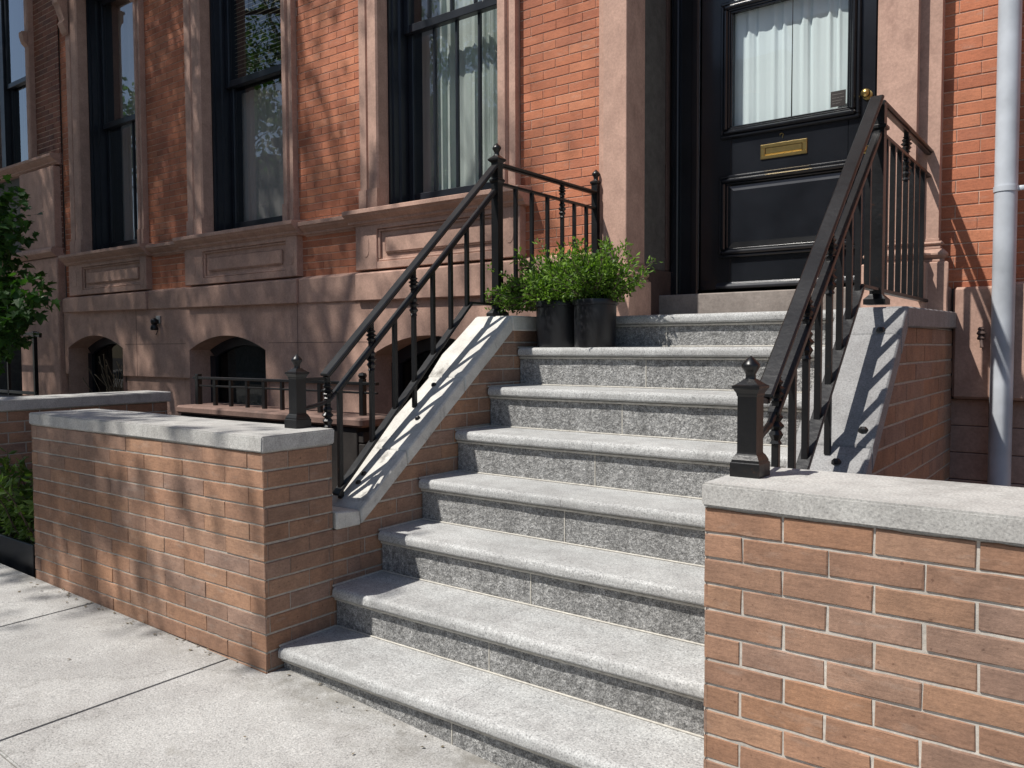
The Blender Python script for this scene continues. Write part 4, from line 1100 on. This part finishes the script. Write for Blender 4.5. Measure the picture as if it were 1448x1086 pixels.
# ------------------------------------------------------------------ small fittings
def fittings():
    t = thing('drainpipe', 'thick grey drainpipe standing against the red brick wall', 'drainpipe')
    bm = B(); x, y, r = 2.025, 2.50, .047
    tube(bm, [(x, y, -.4), (x, y, 1.2), (x, y, 7)], r, 28); obj('pipe', bm, m_pipe, t, 60)
    for z in (1.98, 4.6):
        bm = B(); lathe(bm, [(r+.0005, 0), (r+.0035, .001), (r+.0035, .026), (r+.0005, .027)], (x, y, z), 28)
        box(bm, x-.012, x+.012, y+.04, y+.1, z+.004, z+.022); box(bm, x+r, x+r+.03, y-.006, y+.006, z+.002, z+.024, .002)
        bmesh.ops.create_uvsphere(bm, u_segments=8, v_segments=6, radius=.008, matrix=Matrix.Translation((x+r+.032, y, z+.013)))
        obj('bracket', bm, m_pipe, t, 50)
    t = thing('wall_tap', 'small old metal tap fixed to the brown stone beside the drainpipe', 'tap')
    bm = B(); x, y, z = 1.938, 2.545, 1.31
    lathe(bm, [(.014, 0), (.018, .008), (.012, .02), (.02, .03), (.012, .045), (.016, .05), (.01, .06)], (x, y-.03, z), 10)
    tube(bm, [(x, y, z+.02), (x, y-.03, z+.02)], .01, 8); tube(bm, [(x, y-.03, z+.005), (x+.004, y-.045, z-.01), (x+.006, y-.05, z-.035)], .008, 8)
    obj('tap_body', bm, m_brownd, t, 50)
    bm = B(); bar(bm, (x-.022, y-.03, z+.065), (x+.022, y-.03, z+.065), .012, .008); obj('tap_handle', bm, m_brownd, t)
    t = thing('wall_lamp', 'small black wall lamp on the brownstone between the two arched windows', 'lamp')
    bm = B(); x, y, z = -5.27, 2.555, 1.555
    box(bm, x-.035, x+.035, y-.015, y+.01, z-.02, z+.06, .005); obj('back_plate', bm, m_steel, t)
    bm = B(); bmesh.ops.create_uvsphere(bm, u_segments=14, v_segments=9, radius=.038, matrix=Matrix.Translation((x+.005, y-.05, z)))
    lathe(bm, [(.034, -.06), (.04, -.045), (.03, -.01), (.012, .0)], (x+.008, y-.055, z-.025), 12); obj('lamp_head', bm, m_iron, t, 50)
    bm = B(); tube(bm, [(x-.02, y-.003, z-.03), (x-.03, y-.003, z-.10), (x-.045, y-.003, z-.12), (x-.06, y-.003, z-.13)], .004, 6); obj('cable', bm, m_iron, t)
    # neighbour's little iron gate at the far end
    t = thing('iron_gate', 'narrow black iron gate beside the maple at the neighbouring house', 'gate')
    y = 2.28
    for xx, w in ((-7.43, .04), (-8.15, .03)):
        bm = B(); bar(bm, (xx, y, .05), (xx, y, 1.49), w, w, (1, 0, 0)); obj('gate_post', bm, m_iron, t)
    for z in (1.46, .78):
        bm = B(); bar(bm, (-8.9, y, z), (-7.40, y, z), .03, .035, (0, 1, 0)); obj('gate_rail', bm, m_iron, t)
    bm = B(); bar(bm, (-7.4, y, 1.46), (-7.28, y, 1.44), .03, .05, (0, 1, 0)); obj('gate_latch', bm, m_iron, t)
    bm = B(); box(bm, -9.6, -7.75, 2.1, 2.35, .62, .74, .01); box(bm, -9.6, -7.75, 2.12, 2.33, .05, .619)  # plain low dark block at the foot of the neighbouring front
    tag(obj('dark_box', bm, m_iron), 'low dark metal plain box behind the shaded side wall', 'plain box')
fittings()

# ------------------------------------------------------------------ plants
def leaf(bm, c, d, up, L, W, fold=.25, mi=0):
    d = d.normalized(); s = d.cross(up)
    if s.length < 1e-3: s = d.orthogonal()
    s.normalize(); n = s.cross(d)
    a = bm.verts.new(c); b = bm.verts.new(c + d*L*.5 + s*W*.5 + n*(W*fold)); e = bm.verts.new(c + d*L); f = bm.verts.new(c + d*L*.5 - s*W*.5 + n*(W*fold))
    m = bm.verts.new(c + d*L*.52)
    for q in ((a, b, m), (b, e, m), (e, f, m), (f, a, m)): bm.faces.new(q).material_index = mi

def rv(r=rnd):
    while True:
        v = Vector((r.uniform(-1, 1), r.uniform(-1, 1), r.uniform(-1, 1)))
        if .05 < v.length < 1: return v.normalized()

def potted():
    for k, (x, y, rt, rb, lab, lab2) in enumerate(((.165, 1.638, .126, .113, 'black plastic nursery pot on the second highest step, against the side wall', 'bushy green boxwood shrub beside the railing, in the pot by the side wall'),
                                      (.400, 1.598, .110, .099, 'black plastic nursery pot on the second highest step, nearer the door', 'bright green boxwood shrub in the pot nearer the door'))):
        t = thing('plant_pot', lab, 'pot', 'black pots on the step')
        z = 1.2842; h = .232
        bm = B(); lathe(bm, [(rb, 0), (rb+.002, .004), (rt-.006, h-.028), (rt, h-.026), (rt+.002, h-.004), (rt, h), (rt-.006, h), (rt-.008, h-.02)], (x, y, z), 40)
        obj('pot_body', bm, m_pot, t, 35)
        bm = B(); lathe(bm, [(rt-.009, h-.03), (rt-.03, h-.022), (0, h-.02)], (x, y, z), 20); obj('soil', bm, m_soil, t)
        t = thing('boxwood_shrub', lab2, 'shrub')
        r = random.Random(20+k)
        bs, bl = B(), B(); base = Vector((x, y, z+h-.02))
        tips = []
        for i in range(135 if k else 135):
            a = r.uniform(0, 6.28); el = r.uniform(.15, 1.45); L = r.uniform(.10, .235) if r.random() < .72 else r.uniform(.22, .33)
            d = Vector((math.cos(a)*math.cos(el), math.sin(a)*math.cos(el)*.8, math.sin(el)))
            if k == 0: d.x -= .25
            else: d.z += .15; d.x -= .06
            d.normalize()
            if d.y > .55: L *= .8
            p = base + Vector((r.uniform(-.05, .05), r.uniform(-.05, .05), 0))
            pts = [p]
            for q in range(4):
                d = (d + rv(r)*.16 + Vector((0, 0, .05 if k else -.02))).normalized(); pts.append(pts[-1] + d*L/4)
            tube(bs, pts, [.0035, .003, .0025, .002, .001], 4)
            for q in range(1, 5):
                for m in range(19):
                    f = r.random(); c = pts[q-1].lerp(pts[q], f)
                    dd = ((pts[q]-pts[q-1]).normalized()*.8 + rv(r)).normalized()
                    tw = c + dd*r.uniform(.0, .03)
                    leaf(bl, tw, (dd + rv(r)*.3), rv(r), r.uniform(.015, .034), r.uniform(.009, .016))
        # sprigs sprawling to the railing side
        if k == 0:
            for i in range(52):
                p = Vector((r.uniform(-.02, .08), r.uniform(1.5, 1.72), z+h+r.uniform(-.02, .1))); d = Vector((-1, r.uniform(-.25, .3), r.uniform(-.3, .5))).normalized(); pts = [p]; L = r.uniform(.1, .26)
                for q in range(4): d = (d + rv(r)*.2).normalized(); pts.append(pts[-1]+d*L/4)
                tube(bs, pts, [.003, .0025, .002, .0015, .001], 4)
                for q in range(1, 5):
                    for m in range(14):
                        c = pts[q-1].lerp(pts[q], r.random()); dd = ((pts[q]-pts[q-1]).normalized() + rv(r)).normalized()
                        leaf(bl, c+dd*.012, dd+rv(r)*.3, rv(r), r.uniform(.014, .025), r.uniform(.008, .013))
        obj('stem', bs, m_bark, t); obj('foliage', bl, m_boxleaf, t)
potted()

def lobed(bm, c, d, up, L):
    """five-lobed maple leaf"""
    d = d.normalized(); s = d.cross(up)
    if s.length < 1e-3: s = d.orthogonal()
    s.normalize(); n = s.cross(d)
    pr = [(0, 0), (.18, .12), (.5, .08), (.36, .3), (.58, .52), (.3, .5), (.2, .72), (0, 1), (-.2, .72), (-.3, .5), (-.58, .52), (-.36, .3), (-.5, .08), (-.18, .12)]
    ctr = bm.verts.new(c + d*L*.42 - n*L*.05)
    vs = [bm.verts.new(c + s*(a*L) + d*(b*L) + n*(abs(a)*L*.18 - (b*b)*L*.15)) for a, b in pr]
    for i in range(len(vs)): bm.faces.new((vs[i], vs[(i+1) % len(vs)], ctr))

def maple():
    t = thing('maple_tree', 'young dark green maple overhanging the side wall at the far end', 'tree')
    bt = B(); bl = B(); r = random.Random(4)
    base = Vector((-5.95, 1.25, .05))
    tube(bt, [base, base+Vector((.03, 0, .8)), base+Vector((-.02, .03, 1.5)), base+Vector((.02, 0, 2.4))], [.04, .033, .026, .012], 8)
    clumps = [(-5.45, 1.2, 2.45, .32), (-5.75, 1.2, 2.6, .35), (-5.5, 1.1, 2.15, .33), (-5.9, 1.2, 2.2, .4), (-5.3, 1.15, 2.3, .2), (-6.2, 1.2, 2.5, .45), (-5.7, 1.2, 1.95, .3),
              (-5.1, 1.2, 1.72, .26), (-4.8, 1.18, 1.70, .2), (-5.35, 1.2, 1.6, .3), (-5.6, 1.1, 1.45, .28), (-5.9, 1.2, 1.6, .35), (-5.2, 1.15, 1.5, .2), (-6.3, 1.2, 1.8, .4), (-5.62, 1.2, 1.75, .25), (-5.28, 1.1, 1.36, .16), (-5.75, 1.15, 1.25, .25)]
    for cx, cy, cz, rad in clumps:
        c = Vector((cx, cy, cz)); p = base + Vector((0, 0, max(.7, min(2.2, cz-.35))))
        tube(bt, [p, p.lerp(c, .5)+Vector((0, 0, .06)), c], [.014, .009, .004], 6)
        for i in range(int(120*(rad/.3)**2)):
            q = c + rv(r)*rad*(r.random()**.45); d = (rv(r) + Vector((0, 0, -.55)) + (q-c)*1.2)
            lobed(bl, q, d, Vector((0, 0, 1))+rv(r)*.5, r.uniform(.055, .105))
    obj('trunk', bt, m_bark, t, 60); obj('crown', bl, m_maple, t)
maple()

def hedge():
    t = thing('planter_box', 'low dark planter at the gap between the two garden walls', 'planter')
    bm = B(); x0, x1, y0, y1, z1 = -2.95, -2.02, -.0, .36, .27
    for q in ((x0, x1, y0, y0+.02, .06, z1), (x0, x1, y1-.02, y1, .06, z1), (x0, x0+.02, y0+.02, y1-.02, .06, z1), (x1-.02, x1, y0+.02, y1-.02, .06, z1)): box(bm, *q, .003)
    obj('planter_body', bm, m_pot, t)
    bm = B(); box(bm, x0+.02, x1-.02, y0+.02, y1-.02, .06, .235); obj('soil', bm, m_soil, t)
    t = thing('garden_shrub', 'leafy green shrub in the dark planter beside the left garden wall', 'shrub')
    bs, bl = B(), B(); r = random.Random(11)
    for i in range(75):
        p = Vector((r.uniform(-2.9, -2.08), r.uniform(.05, .3), .24)); d = Vector((r.uniform(-.5, .5), r.uniform(-.6, .3), 1)).normalized(); L = r.uniform(.2, .48); pts = [p]
        for q in range(4): d = (d+rv(r)*.2).normalized(); pts.append(pts[-1]+d*L/4)
        tube(bs, pts, [.006, .005, .004, .003, .001], 5)
        for q in range(1, 5):
            for m in range(8):
                c = pts[q-1].lerp(pts[q], r.random()); dd = rv(r)+Vector((0, -.2, -.1))
                leaf(bl, c, dd, rv(r), r.uniform(.04, .075), r.uniform(.018, .034))
    obj('stem', bs, m_bark, t); obj('foliage', bl, m_hedge, t)
    t = thing('dried_plant', 'dry twiggy plant standing in the dark arched window at the far end', 'plant')
    bs = B(); r = random.Random(3)
    for i in range(46):
        p = Vector((-6.25+r.uniform(-.18, .2), 2.66+r.uniform(-.03, .03), .5)); d = Vector((r.uniform(-.5, .5), r.uniform(-.3, .1), 1)).normalized(); L = r.uniform(.35, .8); pts = [p]
        for q in range(4): d = (d+rv(r)*.22).normalized(); pts.append(pts[-1]+d*L/4)
        tube(bs, pts, [.004, .0035, .003, .003, .006], 4)
    obj('stem', bs, m_dry, t)
    bm = B(); lathe(bm, [(.09, 0), (.12, .4), (.13, .42), (.12, .42), (.11, .4), (0, .39)], (-6.25, 2.66, .08), 16); obj('pot', bm, m_pot, t)
hedge()

# ------------------------------------------------------------------ street trees and the far side of the street
def street_tree():
    t = thing('street_tree', 'tall kerbside tree casting the dappled shade', 'tree')
    bt, bl = B(), B(); r = random.Random(21)
    tube(bt, [(-6.6, -3.4, -.1), (-6.58, -3.38, 1.5), (-6.5, -3.3, 3.2), (-6.4, -3.0, 4.6), (-6.2, -2.5, 6.5), (-6.1, -2.2, 9.5), (-6.3, -2.0, 12.5)], [.24, .2, .17, .15, .12, .07, .02], 12)
    # clumps hang where they shade the facade and the wall
    clumps = []
    def shade(pt, h, rad, n): 
        k = (h - pt[2])/SUN.z; c = Vector(pt) + SUN*k; clumps.append((c, rad, n))
    for i in range(240):
        x = r.uniform(-10.5, -.3); z = r.uniform(.3, 6.0)
        dens = .92 if x < -4.6 else (.66 if x < -3 else (.42 if x < -1.9 else .22))
        if r.random() > dens: continue
        h = r.uniform(7.5, 13.5); rad = r.uniform(.35, .75)
        if x > -3: rad *= .75
        shade((x, 2.58, z), h, rad, int(130*(rad/.5)**2*(1.0 if x < -4 else .75)))
    for i in range(26):
        x = r.uniform(-2.2, -.25); z = r.uniform(.45, .97)
        if r.random() > (.9 if x < -1.2 else .45): continue
        shade((x, -.04, z), r.uniform(5.2, 8.0), r.uniform(.2, .36), 38)
    for i in range(16):
        shade((r.uniform(-4.5, -2.25), r.uniform(-.75, -.05), .12), r.uniform(5.2, 8.), r.uniform(.25, .45), 70)
    for i in range(9):
        shade((r.uniform(-3.2, -1.1), r.uniform(.0, 1.3), .95), r.uniform(5.2, 8.), r.uniform(.25, .4), 60)
    for i in range(150):
        shade((r.uniform(-12, -3.0), r.uniform(-4.5, 1.8), .1), r.uniform(5.6, 9.5), r.uniform(.45, .75), 110)
    for p in ((-2.4, .1, .5), (-2.7, .15, .5), (-2.2, .1, .3), (-5.3, 1.2, 1.6), (-5.6, 1.2, 2.2), (-5.0, 1.2, 1.7), (-5.4, 1.1, 2.5), (-2.6, -.1, .2)):
        shade(p, r.uniform(5.6, 8), .4, 110)
    hubs = [Vector((-6.2, -2.5, 6.3)), Vector((-6.4, -3.0, 4.8)), Vector((-6.1, -2.2, 8.2)), Vector((-6.2, -2.1, 10.5))]
    mains = [Vector((-5.2, -1.2, 6.9)), Vector((-3.6, -1.0, 7.0)), Vector((-7.6, -.2, 7.0)), Vector((-8.8, -.6, 7.6)), Vector((-6.2, .3, 7.0)), Vector((-4.4, -2.9, 6.2)), Vector((-9.4, .3, 6.4)), Vector((-3.2, .3, 7.4))]
    for m in mains:
        h = min(hubs, key=lambda q: (q-m).length); mid = h.lerp(m, .5)+Vector((0, 0, .3)); tube(bt, [h, mid, m], [.075, .05, .022], 8)
    for c, rad, n in clumps:
        if c.y > 2.2: continue
        m = min(mains+hubs, key=lambda q: (q-c).length); tube(bt, [m, m.lerp(c, .5)+Vector((0, 0, .12)), c], [.008, .005, .002], 5)
        for i in range(n):
            q = c + Vector((r.gauss(0, .5), r.gauss(0, .5), r.gauss(0, .42)))*rad
            leaf(bl, q, rv(r)+Vector((0, 0, -.3)), Vector((0, 0, 1))+rv(r)*.7, r.uniform(.09, .15), r.uniform(.05, .08), .12)
    obj('trunk', bt, m_bark, t, 60); obj('crown', bl, m_streetleaf, t)
street_tree()

def litter():
    bm = B(); r = random.Random(31)
    for i in range(90):
        if i < 60: x, y = r.uniform(-1.9, -.02), -.046-abs(r.gauss(0, .035))
        elif i < 75: x, y = r.uniform(-1.9, .9), r.uniform(-.95, -.05)
        else: x, y = r.uniform(.05, 1.6), .02-abs(r.gauss(0, .04))
        a = r.uniform(0, 6.28); q = r.uniform(.004, .013)
        leaf(bm, Vector((x, y, gz(x, y)+.0025)), Vector((math.cos(a), math.sin(a), r.uniform(0, .25))), Vector((r.uniform(-.3, .3), r.uniform(-.3, .3), 1)), q*1.6, q, r.uniform(-.3, .3))
    tag(obj('leaf_litter', bm, m_dry), 'scattered dry leaf crumbs on the pavement along the wall base', 'leaf litter', None, 'stuff')
litter()

def far_side():
    for j, (x0, x1, h) in enumerate(((-44, -31, 10.5), (-31, -18.5, 11.2), (-18.5, -6, 10.2), (-6, 7, 11))):
        t = thing('row_house', ('pale', 'wide', 'low', 'tall')[j]+' brick row house across the street, '+('farthest along', 'under the big tree', 'facing the stoop', 'behind the viewer')[j], 'house')
        bm = B(); box(bm, x0+.02, x1-.02, -24, -18, -.3, h); obj('wall', bm, m_far, t)
        bm = B(); prism(bm, [(-18, h-.1), (-17.5, h-.0), (-17.4, h+.3), (-18, h+.35)], 'x', x0+.02, x1-.02); obj('cornice', bm, m_cornice, t)
        for fl in range(3):
            for k in range(4):
                wx = x0 + (k+.5)*(x1-x0)/4; wz = 1.7+fl*3.0
                bm = B()
                for q in ((wx-.62, wx-.5, wz-.1, wz+1.9), (wx+.5, wx+.62, wz-.1, wz+1.9), (wx-.5, wx+.5, wz+1.78, wz+1.9), (wx-.62, wx+.62, wz-.2, wz-.1), (wx-.5, wx+.5, wz+.85, wz+.93)): box(bm, q[0], q[1], -18.02, -17.92, q[2], q[3])
                w = obj('window', bm, m_brown, t)
                bm = B(); box(bm, wx-.5, wx+.5, -17.995, -17.98, wz-.1, wz+1.78); obj('pane', bm, m_sash, w)
    r = random.Random(5)
    for x, y, h, rad, lab in ((-33, -15.2, 11.5, 5.6, 'big leafy tree across the street before the wide house'), (-21, -15.4, 8.5, 3.4, 'smaller leafy tree across the street before the low house')):
        t = thing('street_tree', lab, 'tree')
        bt, bl = B(), B(); tube(bt, [(x, y, -.1), (x+.1, y, 3), (x, y, h*.6), (x, y, h)], [.3, .25, .18, .05], 10)
        for i in range(70):
            d = rv(r); c = Vector((x, y, h)) + Vector((d.x*rad, d.y*rad*.6, d.z*rad*.75))*(r.random()**.5)
            tube(bt, [(x, y, max(3.5, c.z-2)), c], [.05, .015], 5)
            for k in range(80):
                leaf(bl, c+Vector((r.gauss(0, .5), r.gauss(0, .5), r.gauss(0, .4))), rv(r), rv(r), r.uniform(.25, .45), r.uniform(.15, .25), .1)
        obj('trunk', bt, m_bark, t, 60); obj('crown', bl, m_streetleaf, t)
far_side()

# repeats share a group
GROUPS = {'iron_railing': 'iron railings of the stoop', 'stair_side_wall': 'side walls of the stoop', 'garden_wall': 'low brick garden walls', 'boxwood_shrub': 'potted shrubs on the step',
          'curtain': 'curtains behind the glass', 'row_house': 'row houses across the street', 'street_tree': 'trees along the street'}
for o in list(S.objects):
    k = o.name.split('.')[0]
    if o.parent is None and k in GROUPS and 'group' not in o: o['group'] = GROUPS[k]
